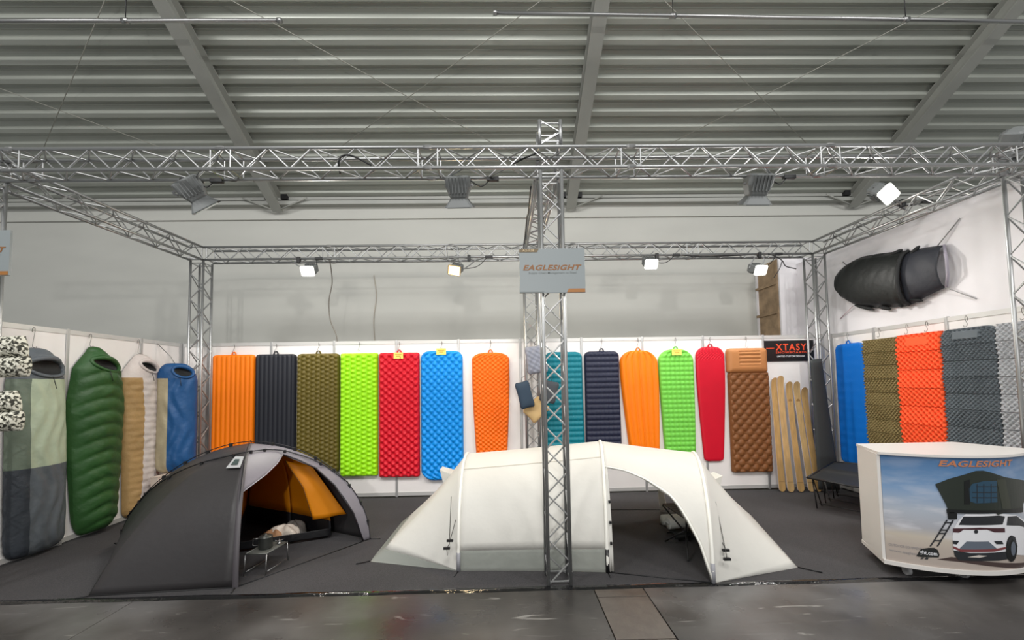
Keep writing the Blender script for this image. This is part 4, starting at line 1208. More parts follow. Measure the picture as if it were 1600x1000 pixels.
# inner tent
I1, I2, I3, I4 = Vector((-3.2, -2.12)), Vector((-2.33, -1.72)), Vector((-2.98, -1.36)), Vector((-3.75, -1.0))
AI = Vector((-3.12, -1.6))
def iarc(F, t): return arc(F, t, 1.0, AI, 2.3)
def tz(z): return 2 / PI * math.asin(min(1, (z / 1.0) ** (2.3 / 2)))
def isec(F1, F2, t0, t1_, s0=0.0, s1=1.0, n=14):
    return [[iarc(F1, t0 + (t1_ - t0) * i / n).lerp(iarc(F2, t0 + (t1_ - t0) * i / n), s0 + (s1 - s0) * j / n) for j in range(n + 1)] for i in range(n + 1)]
tt = tz(0.2)
for nm, a, b in (('inner_back_wall', I3, I4), ('inner_left_wall', I4, I1)):
    fabric(nm, isec(a, b, tt, 1), ORG, t1); fabric('tub_wall', isec(a, b, 0.01, tt), TUB, t1)
fabric('tub_wall', isec(I2, I3, 0.01, tt), TUB, t1)
fabric('inner_right_wall', isec(I2, I3, tt, 1), ORG, t1)
fabric('tub_wall', isec(I1, I2, 0.01, tz(0.11)), TUB, t1)
# orange door leaf clipped back on the right of the opening
dl = [atY(446, 720, -1.85), atY(487, 728, -1.78), atY(541, 803, -1.68), atY(489, 812, -1.84), atY(474, 762, -1.86)]
P = []
for i in range(15):
    q = i / 14
    lft = dl[0].lerp(dl[4], min(1, q * 2)) if q < 0.5 else dl[4].lerp(dl[3], (q - 0.5) * 2)
    rgt = dl[1].lerp(dl[2], q)
    P.append([lft.lerp(rgt, j / 12) + Vector((0, 0, 0)) + Vector((0.0, -0.012 * math.sin(PI * j / 12 * 2), 0)) for j in range(13)])
fabric('door_leaf', P, ORG, t1)
tube('door_hem', [dl[0], dl[4], dl[3]], 0.006, mat('brown_hem', rgb(130, 80, 20), 0.6), t1, 5)
link('inner_floor', mesh('inner_floor', rel(t1, [v3(q, 0.006) for q in (I1, I2, I3, I4)]), [(0, 1, 2, 3)]), TUB, t1)

# bundle of clothes lying in the inner tent
def lump(name, label, cat, c, sx, sy, sz, m, seed, parent=None, rough=0.22):
    rnd = random.Random(seed)
    ph = [rnd.uniform(0, 6) for _ in range(9)]
    t = thing(name, label, cat, c) if label else parent
    nu, nv = 28, 14
    V, Fs = [], []
    for i in range(nv + 1):
        th = PI / 2 * i / nv
        for j in range(nu):
            a = 2 * PI * j / nu
            k = 1 + rough * (math.sin(3 * a + ph[0]) * 0.5 + math.sin(5 * a + ph[1] + 3 * th) * 0.4 + math.sin(9 * a + ph[2] - 5 * th) * 0.25)
            V.append(Vector((sx * k * math.cos(a) * math.cos(th), sy * k * math.sin(a) * math.cos(th), sz * (math.sin(th) * (1 + 0.25 * math.sin(4 * a + ph[3]) * math.cos(th))))))
    for i in range(nv):
        for j in range(nu): Fs.append((i * nu + j, i * nu + (j + 1) % nu, (i + 1) * nu + (j + 1) % nu, (i + 1) * nu + j))
    Fs.append(tuple(range(nu - 1, -1, -1)))
    return t, V, Fs
bc = Vector((-2.86, -1.72, 0.012))
t, V, Fs = lump('clothes_bundle', 'crumpled bundle of white and tan cloth lying in the black dome tent', 'clothes', bc, 0.2, 0.13, 0.15, None, 5)
link('white_cloth', mesh('white_cloth', V, Fs), mat('white_cloth', rgb(226, 214, 200), 0.7, vary=0.12, vscale=14, bump=0.4, bscale=22), t, True)
_, V, Fs = lump('tan_cloth', None, None, bc, 0.14, 0.12, 0.12, None, 9, t)
link('tan_cloth', mesh('tan_cloth', [v + Vector((-0.1, -0.04, 0.0)) for v in V], Fs), mat('tan_cloth', rgb(176, 132, 96), 0.7, bump=0.4, bscale=22), t, True)
_, V, Fs = lump('grey_cloth', None, None, bc, 0.14, 0.1, 0.17, None, 12, t)
link('grey_cloth', mesh('grey_cloth', [v + Vector((0.07, 0.08, 0.0)) for v in V], Fs), mat('grey_cloth', rgb(92, 88, 84), 0.7, bump=0.4, bscale=22), t, True)

# low wire table with a pot in the porch
tc_ = Vector((-2.62, -2.46, 0.004))
t = thing('low_table', 'small low grey camp table standing in the porch of the black tent', 'table', tc_)
TT = 0.2
quad = [Vector((-2.75, -2.66, TT)), Vector((-2.55, -2.66, TT)), Vector((-2.51, -2.36, TT)), Vector((-2.71, -2.36, TT))]
V = rel(t, quad + [q + Vector((0, 0, -0.008)) for q in quad])
TGR = mat('table_grey', rgb(112, 114, 110), 0.4, 0.4)
link('table_top', mesh('table_top', V, [(0, 1, 2, 3), (7, 6, 5, 4), (0, 4, 5, 1), (1, 5, 6, 2), (2, 6, 7, 3), (3, 7, 4, 0)]), TGR, t)
tube('rim', quad + [quad[0]], 0.006, TGR, t, 6)
for q in quad:
    tube('leg', [q + Vector((0, 0, -0.008)), Vector((q.x, q.y + (0.02 if q.y > -2.4 else -0.02), 0.006))], 0.005, STEELW, t, 6)
tube('leg_brace', [Vector((-2.55, -2.645, 0.03)), Vector((-2.51, -2.375, 0.03))], 0.004, STEELW, t, 5); tube('leg_brace', [Vector((-2.75, -2.645, 0.03)), Vector((-2.71, -2.375, 0.03))], 0.004, STEELW, t, 5)
def lathe(name, c, prof, m, parent, n=24):
    V, Fs = [], []
    for (r, z) in prof:
        for k in range(n): V.append(Vector(c) + Vector((r * math.cos(2 * PI * k / n), r * math.sin(2 * PI * k / n), z)))
    for i in range(len(prof) - 1):
        for k in range(n): Fs.append((i * n + k, i * n + (k + 1) % n, (i + 1) * n + (k + 1) % n, (i + 1) * n + k))
    return link(name, mesh(name, rel(parent, V), Fs), m, parent, True)
pc = Vector((-2.64, -2.52, TT + 0.002))
t = thing('cooking_pot', 'dark grey camping pot standing on the low table in the porch', 'pot', pc)
PG = mat('hard_anodised', rgb(74, 76, 74), 0.35, 0.5)
lathe('pot_body', pc, [(0.0, 0.0), (0.055, 0.0), (0.062, 0.006), (0.062, 0.105), (0.066, 0.11), (0.06, 0.108), (0.058, 0.01), (0.0, 0.008)], PG, t)
lathe('pot_lid', pc, [(0.064, 0.108), (0.05, 0.122), (0.012, 0.126), (0.011, 0.14), (0.0, 0.141)], PG, t)
tube('pot_handle', [pc + Vector((-0.06, 0, 0.09)), pc + Vector((-0.115, -0.01, 0.095)), pc + Vector((-0.12, -0.01, 0.03)), pc + Vector((-0.062, 0, 0.025))], 0.005, STEELW, t, 6)
sc_ = Vector((-2.56, -2.42, TT + 0.002))
t = thing('gas_burner', 'tiny silver burner lying on the low table beside the pot', 'burner', sc_)
lathe('burner_head', sc_, [(0.0, 0.0), (0.018, 0.0), (0.02, 0.012), (0.008, 0.018), (0.008, 0.03), (0.022, 0.034), (0.0, 0.036)], STEELW, t, 12)
for k in range(3):
    a = 2 * PI * k / 3
    tube('pot_arm', [sc_ + Vector((0.01 * math.cos(a), 0.01 * math.sin(a), 0.03)), sc_ + Vector((0.04 * math.cos(a), 0.04 * math.sin(a), 0.044))], 0.003, STEELW, t, 5)

# ------------------------------------------------------------------ white tunnel tent
t2 = thing('tunnel_tent', 'large white tunnel tent with open awning in the middle of the stand', 'tent', (0.5, -1.9, 0.002))
WFAB = mat('white_tent_fabric', rgb(238, 236, 230), 0.5, vary=0.02, vscale=3, bump=0.35, bscale=5, spec=0.3, trans=0.3)
WSHEER = mat('sheer_tent_fabric', rgb(206, 210, 202), 0.5, bump=0.35, bscale=12, spec=0.3, trans=0.2, clear=0.62)
SLEEVE = mat('white_pole_sleeve', rgb(240, 238, 230), 0.5)
HN = 2.3
class Hoop:
    def __init__(s, F, G, H): s.F, s.G, s.H = Vector(F), Vector(G), H
    def p(s, th):
        c = math.cos(th * PI); m_ = (s.F + s.G) / 2
        u = math.copysign(abs(c) ** (2 / HN), c); z = s.H * max(0.0, math.sin(th * PI)) ** (2 / HN)
        q = m_ + (s.F - m_) * u
        return Vector((q.x, q.y, max(0.004, z)))
HL = Hoop((-0.73, -2.68), (-0.73, -0.9), 0.94)
HM = Hoop((0.67, -2.79), (1.03, -0.91), 1.07)
HR = Hoop((1.54, -3.04), (2.26, -0.96), 0.93)
def span(A, B, n, m_, s0=0.0, s1=1.0, th0=lambda s: 0.0, th1=lambda s: 1.0, sag=0.018):
    P = []
    for i in range(n + 1):
        k = i / n; row = []
        for j in range(m_ + 1):
            s = s0 + (s1 - s0) * j / m_
            th = th0(s) + (th1(s) - th0(s)) * k
            p = A.p(th).lerp(B.p(th), s)
            c = Vector((p.x, (A.F.y + A.G.y) / 2, p.z * 0.7))
            p = p + (c - p) * sag * 4 * s * (1 - s)
            row.append(p)
        P.append(row)
    return P
hz = 0.05     # arc parameter of the sheer hem
fabric('main_body', span(HL, HM, 40, 20, th0=lambda s: hz, th1=lambda s: 1 - hz), WFAB, t2)
hz = 0.05
for nm, a, b in (('sheer_hem', 0.0, hz), ('sheer_hem', 1 - hz, 1.0)):
    fabric(nm, span(HL, HM, 6, 20, th0=lambda s, a=a: a, th1=lambda s, b=b: b), WSHEER, t2)
# awning bay between middle and right hoop, cut back on both sides
def cutf(s): return float(np.interp(s, [0, 0.225, 0.425, 0.65, 0.725, 0.8, 0.9, 0.95, 1.0], [0.312, 0.306, 0.281, 0.231, 0.2, 0.156, 0.09, 0.04, 0.0]))
def cutb(s): return 1 - cutf(s)
fabric('awning_bay', span(HM, HR, 34, 20, th0=cutf, th1=cutb), WFAB, t2)
tube('awning_hem', [HM.p(cutf(k / 20)).lerp(HR.p(cutf(k / 20)), k / 20) + Vector((0, -0.005, 0)) for k in range(21)], 0.011, SLEEVE, t2, 6)
tube('awning_hem', [HM.p(cutb(k / 20)).lerp(HR.p(cutb(k / 20)), k / 20) for k in range(21)], 0.011, SLEEVE, t2, 6)
# rolled back door cloth gathered along the awning edge
V, Fs = [], []
for k in range(31):
    s = k / 30
    p = HM.p(cutf(s)).lerp(HR.p(cutf(s)), s)
    for j in range(5):
        d = j / 4 * 0.025 - 0.012
        V.append(p + Vector((0.012 * math.sin(9 * j + 12 * s), 0.012 + 0.015 * (j % 2), -d)))
for k in range(30):
    for j in range(4): a = k * 5 + j; Fs.append((a, a + 1, a + 6, a + 5))
solid(link('gathered_door', clean(mesh('gathered_door', rel(t2, V), Fs)), WFAB, t2, True), 0.004)
# tied door leaf hanging on the front of the middle hoop, and one on the right back side
def leaf(name, pts, w, dirv):
    V, Fs = [], []
    n = len(pts)
    for i, p in enumerate(pts):
        for j in range(6):
            ww = w * (0.35 + 0.65 * i / (n - 1))
            V.append(p + Vector(dirv) * (ww * (j / 5 - 0.5)) + Vector((0, 0.016 * (j % 2), 0)))
    for i in range(n - 1):
        for j in range(5): a = i * 6 + j; Fs.append((a, a + 1, a + 7, a + 6))
    return solid(link(name, clean(mesh(name, rel(t2, V), Fs)), WFAB, t2, True), 0.004)
leaf('door_leaf', [HM.p(0.30 * (1 - i / 8)) + Vector((0.03, -0.012, 0.01)) for i in range(9)], 0.06, (1, 0.1, 0))
leaf('door_leaf', [Vector((1.88, -1.05, 0.62 - 0.6 * i / 6)) + Vector((-0.04 * math.sin(PI * i / 6), 0, 0)) for i in range(7)], 0.11, (1, 0, 0))
for z in (0.6, 0.4, 0.22): box('toggle', HM.p(0.3 * z) + Vector((0.025, -0.03, -0.012)), HM.p(0.3 * z) + Vector((0.045, -0.015, 0.012)), BLACK, t2)
# end panels: from the outer hoop down to pegged points
def end_panel(name, Hp, tips, m, lo=0.0, hi=1.0, s0=0.0, s1=1.0, n=36, belly=0.10):
    """ruled cloth between the hoop and the ground line F-tip1-tip2-G"""
    gl = [Hp.F.to_3d(), Vector((*tips[0], 0)), Vector((*tips[1], 0)), Hp.G.to_3d()]
    def g(k):
        if k < tips[2]: return gl[0].lerp(gl[1], k / tips[2])
        if k < tips[3]: return gl[1].lerp(gl[2], (k - tips[2]) / (tips[3] - tips[2]))
        return gl[2].lerp(gl[3], (k - tips[3]) / (1 - tips[3]))
    P = []
    for i in range(n + 1):
        k = lo + (hi - lo) * i / n; row = []
        a = Hp.p(k); b = g(k)
        for j in range(15):
            s = s0 + (s1 - s0) * j / 14
            p = a.lerp(b, s); p.z -= belly * math.sin(PI * s) * a.z * 0.5
            p.z = max(0.004, p.z)
            row.append(p)
        P.append(row)
    return fabric(name, P, m, t2)
TL = ((-1.65, -2.42), (-1.62, -1.15), 0.42, 0.62)
end_panel('left_end_panel', HL, TL, WFAB, s1=0.86); end_panel('left_end_hem', HL, TL, WSHEER, s0=0.86)
TR = ((2.47, -2.79), (2.95, -1.2), 0.42, 0.62)
end_panel('right_end_panel', HR, TR, WFAB)
for Hp in (HL, HM, HR):
    tube('pole_sleeve', [Hp.p(i / 40) + Vector((0, 0, 0.003)) for i in range(41)], 0.017, SLEEVE, t2, 8)
for Hp in (HL, HR):
    p = Hp.p(0.02); tube('pole_foot', [Hp.p(0.0), Hp.p(0.045)], 0.02, mat('foot_grey', rgb(150, 150, 156), 0.5), t2, 8)
p = HM.p(0); tube('pole_foot', [p, HM.p(0.05)], 0.019, BLACK, t2, 8)
# ridge seam and side seam
SEAM = mat('seam_cream', rgb(214, 206, 192), 0.6)
for th in (0.36, 0.64):
    tube('body_seam', [p for p in [span(HL, HM, 1, 20, th0=lambda s: th, th1=lambda s: th)[0][j] + Vector((0, -0.004, 0.004)) for j in range(21)]], 0.004, SEAM, t2, 5)
# ventilation hood standing out on the left end, and its twin on the right
def hood(c, sx, name):
    V = [c + Vector(q) for q in ((0, -0.14, -0.03), (0, 0.14, -0.03), (-0.17 * sx, 0.10, 0.03), (-0.17 * sx, -0.10, 0.03), (-0.13 * sx, -0.10, -0.13), (-0.13 * sx, 0.10, -0.13))]
    o = link(name, mesh(name, rel(t2, V), [(0, 1, 2, 3), (3, 2, 5, 4), (0, 3, 4), (1, 5, 2)]), WFAB, t2)
    return solid(o, 0.004)
q = atY(712, 735, -1.75); hood(Vector((q.x, -1.75, q.z)), 1, 'vent_hood')
q = atY(1100, 745, -1.75); hood(Vector((q.x, -1.75, q.z)), -1, 'vent_hood')
# guy lines with sliders
GUY = mat('guy_line', rgb(60, 58, 56), 0.6)
def guy(pts, slide):
    tube('guy_line', pts, 0.0035, GUY, t2, 5)
    p = Vector(pts[slide]); box('line_slider', p + Vector((-0.03, -0.012, -0.008)), p + Vector((0.03, 0.012, 0.012)), BLACK, t2)
guy([atY(705, 776, -2.45), atY(702, 850, -2.74), atY(698, 857, -2.76), atY(699, 868, -2.78)], 2)
guy([atY(712, 812, -2.62), atY(703, 845, -2.73)], 1)
guy([atY(1118, 784, -2.72), atY(1134, 862, -3.02), atY(1136, 874, -3.04)], 2)
guy([atY(1123, 833, -2.85), atY(1134, 860, -3.0)], 1)
for F, d in ((Vector((-1.65, -2.42, 0.006)), Vector((-0.12, -0.06, 0))), (HL.F.to_3d(), Vector((-0.03, -0.12, 0))), (HM.F.to_3d(), Vector((0, -0.1, 0))), (Vector((2.47, -2.79, 0.006)), Vector((0.14, -0.12, 0))), (HR.F.to_3d(), Vector((0.02, -0.04, 0)))):
    tube('peg_loop', [F + Vector((0, 0, 0.004)), F + d + Vector((0, 0, 0.004))], 0.006, BLACK, t2, 5)
for a, b in ((HM.F, HR.F), (HM.G, HR.G)): tube('ground_strap', [v3(a), v3(b)], 0.006, BLACK, t2, 5)
# inner tent of the closed part: dark tub and pale lime walls seen through the cloth
LIME = mat('pale_lime_inner', rgb(226, 232, 176), 0.6, trans=0.3)
ins = 0.1
fl_pts = [Vector((-0.62, -2.5, 0.008)), Vector((0.42, -2.58, 0.008)), Vector((0.6, -1.05, 0.008)), Vector((-0.62, -1.05, 0.008))]
link('tub_floor', mesh('tub_floor', rel(t2, fl_pts), [(0, 1, 2, 3)]), TUB, t2)
def wall_strip(nm, a, b, z0, z1, m, lean):
    c = Vector((0.0, -1.8, 0))
    P = []
    for i in range(7):
        z = z0 + (z1 - z0) * i / 6; k = lean * (z / 0.85) ** 2
        P.append([(a.lerp(b, j / 10) * (1 - k) + c * k) * 1.0 for j in range(11)])
        for q in P[-1]: q.z = z
    return fabric(nm, P, m, t2)
for a, b in ((0, 1), (1, 2), (2, 3), (3, 0)):
    wall_strip('tub_wall', fl_pts[a], fl_pts[b], 0.008, 0.14, TUB, 0.25)
    wall_strip('inner_wall', fl_pts[a], fl_pts[b], 0.14, 0.8, LIME, 0.25)

# ------------------------------------------------------------------ camp furniture under the awning
tq = [Vector((1.47, -2.08, 0.42)), Vector((1.76, -2.08, 0.42)), Vector((1.84, -2.6, 0.42)), Vector((1.50, -2.62, 0.42))]
tcen = sum(tq, Vector()) / 4
t = thing('camp_table', 'black slatted folding camp table under the awning of the white tent', 'table', (tcen.x, tcen.y, 0.004))
SLT = mat('dark_slat', rgb(70, 66, 64), 0.5, 0.2)
ns = 8
for k in range(ns):
    a, b = (k + 0.06) / ns, (k + 0.94) / ns
    p0, p1 = tq[0].lerp(tq[3], a), tq[1].lerp(tq[2], a); p2, p3 = tq[1].lerp(tq[2], b), tq[0].lerp(tq[3], b)
    vs = [p0, p1, p2, p3]
    link('slat', mesh('slat', rel(t, vs + [v + Vector((0, 0, -0.012)) for v in vs]), [(0, 3, 2, 1), (4, 5, 6, 7), (0, 1, 5, 4), (1, 2, 6, 5), (2, 3, 7, 6), (3, 0, 4, 7)]), SLT, t)
hub = Vector((tcen.x - 0.03, tcen.y, 0.2))
for k, q in enumerate(tq):
    tube('leg', [q + Vector((0, 0, -0.02)), hub + (q - tcen) * 0.08], 0.009, BLACK, t, 6)
    f = tcen + (q - tcen) * 0.9; f = tq[(k + 2) % 4].lerp(q, 0.97); f.z = 0.012
    tube('leg', [hub + (q - tcen) * 0.08, f], 0.009, BLACK, t, 6)
tube('hub', [hub + Vector((0, 0, -0.03)), hub + Vector((0, 0, 0.03))], 0.022, BLACK, t, 8)
# rolled white bag with black end straps, on a low black chair frame
c0, c1 = Vector((1.56, -2.0, 0.17)), Vector((1.98, -1.94, 0.17))
t = thing('rolled_tent_bag', 'white rolled bundle resting on the black stool under the awning', 'bag', (1.77, -1.97, 0.1))
tube('roll', curve_pts([c0, c0.lerp(c1, 0.03), c0.lerp(c1, 0.5) + Vector((0, 0, 0.006)), c0.lerp(c1, 0.97), c1], 6), 0.062, mat('white_roll', rgb(226, 226, 222), 0.55, bump=0.5, bscale=18), t, 18)
for k in (0.66, 0.74, 0.82): tube('strap', [c0.lerp(c1, k), c0.lerp(c1, k + 0.025)], 0.068, BLACK, t, 18)
tube('second_roll', [c0 + Vector((-0.02, 0.13, 0.0)), c0 + Vector((0.28, 0.15, 0.0))], 0.058, mat('white_roll', rgb(226, 226, 222), 0.55), t, 16)
t = thing('camp_stool', 'low black fabric camp stool under the white rolled bundle', 'stool', (1.77, -1.94, 0.004))
sq = [Vector((1.58, -2.12, 0.095)), Vector((2.0, -2.08, 0.095)), Vector((2.0, -1.76, 0.095)), Vector((1.54, -1.78, 0.095))]
P = [[sq[0].lerp(sq[1], j / 10).lerp(sq[3].lerp(sq[2], j / 10), i / 8) + Vector((0, 0, -0.03 * math.sin(PI * j / 10) * math.sin(PI * i / 8))) for j in range(11)] for i in range(9)]
fabric('seat', P, DARKF, t, None, 0.006)
P = [[p + Vector((0, 0, -0.01 - 0.04 * k)) + Vector((0, 0, -0.012 * k * math.sin(3 * PI * j / 10))) for j, p in enumerate(P[0])] for k in (0, 0.5, 1)]
fabric('seat_skirt', P, DARKF, t, None, 0.004)
for a, b in ((0, 2), (1, 3), (2, 0), (3, 1)):
    f = sq[a].lerp(sq[b], 0.85); f.z = 0.01
    tube('leg', [sq[a], f], 0.009, BLACK, t, 6)

# ------------------------------------------------------------------ low black cot in the right corner
cq = [Vector((3.86, -1.05, 0.42)), Vector((4.72, -0.44, 0.5)), Vector((5.0, -0.78, 0.52)), Vector((4.2, -1.62, 0.40))]
t = thing('camp_cot', 'low black fabric cot standing in the right corner behind the counter', 'cot', (4.45, -0.95, 0.004))
P = []
for i in range(13):
    a = i / 12; row = []
    for j in range(21):
        b = j / 20
        p = cq[0].lerp(cq[1], b).lerp(cq[3].lerp(cq[2], b), a)
        p.z += -0.025 * math.sin(PI * a) * abs(math.sin(2 * PI * b)) + 0.03 * max(0, 1 - abs(b - 0.5) / 0.06) * math.sin(PI * a) ** 0.3
        row.append(p)
    P.append(row)
COT = mat('cot_fabric', rgb(44, 46, 46), 0.5, bump=0.3, bscale=9)
fabric('sling', P, COT, t, None, 0.006)
for a, b in ((0, 1), (3, 2)):
    tube('side_rail', [cq[a], cq[b]], 0.014, BLACK, t, 8)
for a, b in ((0, 3), (1, 2)): tube('end_rail', [cq[a], cq[b]], 0.012, BLACK, t, 8)
for b in (0.16, 0.5, 0.84):
    p = cq[0].lerp(cq[1], b); q = cq[3].lerp(cq[2], b)
    for (u, v) in ((p, q), (q, p)):
        f = u.lerp(v, 0.12); f.z = 0.012
        d = (cq[1] - cq[0]).normalized() * 0.09; d.z = 0
        tube('leg', [u, f + d], 0.008, ALU_D if b == 0.5 else BLACK, t, 6)
        tube('leg', [u, f - d], 0.008, BLACK, t, 6)
    f1, f2 = p.lerp(q, 0.12), p.lerp(q, 0.88)
    f1.z = f2.z = 0.06
    tube('cross_bar', [f1, f2], 0.007, BLACK, t, 6)

# ------------------------------------------------------------------ counter with the printed curved front
CT, CB = 1.10, 0.10
ct = thing('counter', 'white mobile counter with a curved printed front at the right front', 'counter', (3.8, -2.75, 0.004))
CX, HWD, BUL, YC = 3.85, 0.70, 0.275, -2.955
CRAD = (HWD ** 2 + BUL ** 2) / (2 * BUL)
def front_y(x): return YC - (math.sqrt(max(0, CRAD ** 2 - (x - CX) ** 2)) - (CRAD - BUL))
def outline(exp=0.0, n=24, back=-2.5):
    pts = []
    for i in range(n + 1):
        x = CX - HWD + 2 * HWD * i / n
        pts.append(((x - CX) * (1 + exp / HWD) + CX, front_y(x) - exp))
    pts += [(CX + HWD - 0.19 + exp, back + exp), (CX - HWD + 0.21 - exp, back + exp)]
    return pts
def slab(name, out, z0, z1, m, parent, bev=0.0):
    n = len(out)
    V = [(x, y, z0) for x, y in out] + [(x, y, z1) for x, y in out]
    Fs = [tuple(range(n - 1, -1, -1)), tuple(range(n, 2 * n))] + [(i, (i + 1) % n, n + (i + 1) % n, n + i) for i in range(n)]
    return link(name, clean(mesh(name, rel(parent, V), Fs)), m, parent)
CW = mat('counter_white', rgb(214, 210, 206), 0.42, vary=0.02, vscale=3)
slab('counter_top', outline(0.012), CT - 0.022, CT, CW, ct)
slab('counter_base', outline(0.012), CB, CB + 0.035, CW, ct)
ol = outline(-0.015)
# body: closed wall between top and base
n = len(ol)
V = [(x, y, CB + 0.03) for x, y in ol] + [(x, y, CT - 0.02) for x, y in ol]
link('counter_body', clean(mesh('counter_body', rel(ct, V), [(i, (i + 1) % n, n + (i + 1) % n, n + i) for i in range(n)])), CW, ct)
lx = CX - HWD
for sx in (-1, 1):
    x0 = CX + sx * HWD; x1 = CX + sx * (HWD - 0.21)
    dv = Vector((x1 - x0, -2.5 - YC, 0)).normalized(); nv_ = Vector((-dv.y, dv.x, 0)) * 0.012
    a = Vector((x0, YC, 0)); b = Vector((x1, -2.5, 0))
    V = []
    for z in (CB + 0.035, CT - 0.022):
        for q in (a - nv_, b - nv_, b + nv_, a + nv_): V.append((q.x, q.y, z))
    link('side_panel', clean(mesh('side_panel', rel(ct, V), [(0, 1, 2, 3), (4, 5, 6, 7), (0, 1, 5, 4), (1, 2, 6, 5), (2, 3, 7, 6), (3, 0, 4, 7)])), CW, ct)
for x, y in ((3.33, -2.98), (3.76, -3.06), (4.28, -2.98), (3.5, -2.6), (4.1, -2.6)):
    bm = bmesh.new()
    tube_mesh(bm, rel(ct, [(x - 0.014, y, 0.042), (x + 0.014, y, 0.042)]), 0.038, 14)
    wo = link('caster_wheel', done(bm, 'caster_wheel'), mat('caster_grey', rgb(150, 150, 152), 0.4), ct, False)
    bm = bmesh.new()
    for s in (-1, 1): bm_box(bm, *rel(ct, ((x + s * 0.02 - 0.003, y - 0.02, 0.04), (x + s * 0.02 + 0.003, y + 0.02, 0.1))))
    bm_box(bm, *rel(ct, ((x - 0.024, y - 0.022, 0.085), (x + 0.024, y + 0.022, 0.101))))
    cf = link('caster_fork', done(bm, 'caster_fork'), ALU_D, ct); cf['kind'] = 'stuff'

# printed sheet: sky, clouds and sand
pm = bpy.data.materials.new('printed_sky_and_sand'); pm.use_nodes = True
nt = pm.node_tree; N = nt.nodes; L = nt.links; pb = N['Principled BSDF']; pb.inputs['Roughness'].default_value = 0.4
uvn = N.new('ShaderNodeUVMap'); sep = N.new('ShaderNodeSeparateXYZ'); L.new(uvn.outputs['UV'], sep.inputs['Vector'])
r_ = N.new('ShaderNodeValToRGB'); e = r_.color_ramp.elements
e[0].position = 0.0; e[0].color = rgb(170, 158, 150)
e[1].position = 1.0; e[1].color = rgb(66, 104, 146)
for p_, c_ in ((0.16, (178, 166, 156)), (0.26, (190, 180, 166)), (0.34, (166, 166, 172)), (0.5, (170, 178, 190)), (0.7, (122, 152, 188)), (0.88, (86, 124, 166))):
    q = e.new(p_); q.color = rgb(*c_)
L.new(sep.outputs['Y'], r_.inputs['Fac'])
mp = N.new('ShaderNodeMapping'); mp.inputs['Scale'].default_value = (1.3, 2.6, 1); L.new(uvn.outputs['UV'], mp.inputs['Vector'])
nz = N.new('ShaderNodeTexNoise'); nz.inputs['Scale'].default_value = 3.2; nz.inputs['Detail'].default_value = 7; L.new(mp.outputs['Vector'], nz.inputs['Vector'])
cr = N.new('ShaderNodeValToRGB'); cr.color_ramp.elements[0].position = 0.47; cr.color_ramp.elements[0].color = (0, 0, 0, 1); cr.color_ramp.elements[1].position = 0.66; cr.color_ramp.elements[1].color = (1, 1, 1, 1)
L.new(nz.outputs['Fac'], cr.inputs['Fac'])
band = N.new('ShaderNodeValToRGB'); be = band.color_ramp.elements; be[0].position = 0.2; be[0].color = (0, 0, 0, 1); be[1].position = 0.95; be[1].color = (0.12, 0.12, 0.12, 1)
for p_, c_ in ((0.3, 0.9), (0.5, 0.85), (0.62, 0.35)):
    q = be.new(p_); q.color = (c_, c_, c_, 1)
L.new(sep.outputs['Y'], band.inputs['Fac'])
mul = N.new('ShaderNodeMath'); mul.operation = 'MULTIPLY'; L.new(cr.outputs['Color'], mul.inputs[0]); L.new(band.outputs['Color'], mul.inputs[1])
mxp = N.new('ShaderNodeMix'); mxp.data_type = 'RGBA'; L.new(mul.outputs[0], mxp.inputs['Factor']); L.new(r_.outputs['Color'], mxp.inputs['A']); mxp.inputs['B'].default_value = rgb(206, 206, 212)
L.new(mxp.outputs['Result'], pb.inputs['Base Color'])
PZ0, PZ1 = CB + 0.035, CT - 0.022
V, Fs, UV = [], [], []
nn = 40
for i in range(nn + 1):
    x = CX - HWD + 0.012 + (2 * HWD - 0.024) * i / nn
    for z, v in ((PZ0, 0), (PZ1, 1)): V.append((x, front_y(x) + 0.004, z)); UV.append((i / nn, v))
for i in range(nn): Fs.append((2 * i, 2 * i + 2, 2 * i + 3, 2 * i + 1))
me = mesh('print_sheet', rel(ct, V), Fs)
ul = me.uv_layers.new(name='UVMap')
for lp in me.loops: ul.data[lp.index].uv = UV[lp.vertex_index]
psheet = link('print_sheet', me, pm, ct, True)

def on_front(u, v):
    """where the sight line of a photo pixel meets the printed sheet -> (x, z)"""
    y = -3.15
    for _ in range(30):
        q = atY(u, v, y); y = front_y(min(CX + HWD, max(CX - HWD, q.x)))
    return (q.x, q.z)
PRN = {}
def wrap2d(name, V2, Fs, m, layer, parent=psheet):
    bm = bmesh.new()
    vs = [bm.verts.new((a, b, 0)) for a, b in V2]
    for f in Fs:
        try: bm.faces.new([vs[i] for i in f])
        except ValueError: pass
    bmesh.ops.triangulate(bm, faces=bm.faces)
    xmin = min(a for a, b in V2); xmax = min(max(a for a, b in V2), CX + HWD - 0.014)
    k = math.ceil(xmin / 0.035)
    while k * 0.035 < xmax:
        bmesh.ops.bisect_plane(bm, geom=bm.verts[:] + bm.edges[:] + bm.faces[:], plane_co=(k * 0.035, 0, 0), plane_no=(1, 0, 0)); k += 1
    r = bmesh.ops.bisect_plane(bm, geom=bm.verts[:] + bm.edges[:] + bm.faces[:], plane_co=(CX + HWD - 0.014, 0, 0), plane_no=(1, 0, 0), clear_outer=True)
    for v in bm.verts:
        x, z = v.co.x, v.co.y
        v.co = Vector((x, front_y(x) + 0.004 - 0.0014 * layer, z)) - ct.location
    me = bpy.data.meshes.new(name); bm.to_mesh(me); bm.free()
    o = link(name, me, m, parent)
    return o
def shp(name, pts, m, layer):
    P2 = [on_front(u, v) for u, v in pts]
    return wrap2d(name, P2, [tuple(range(len(P2)))], m, layer)
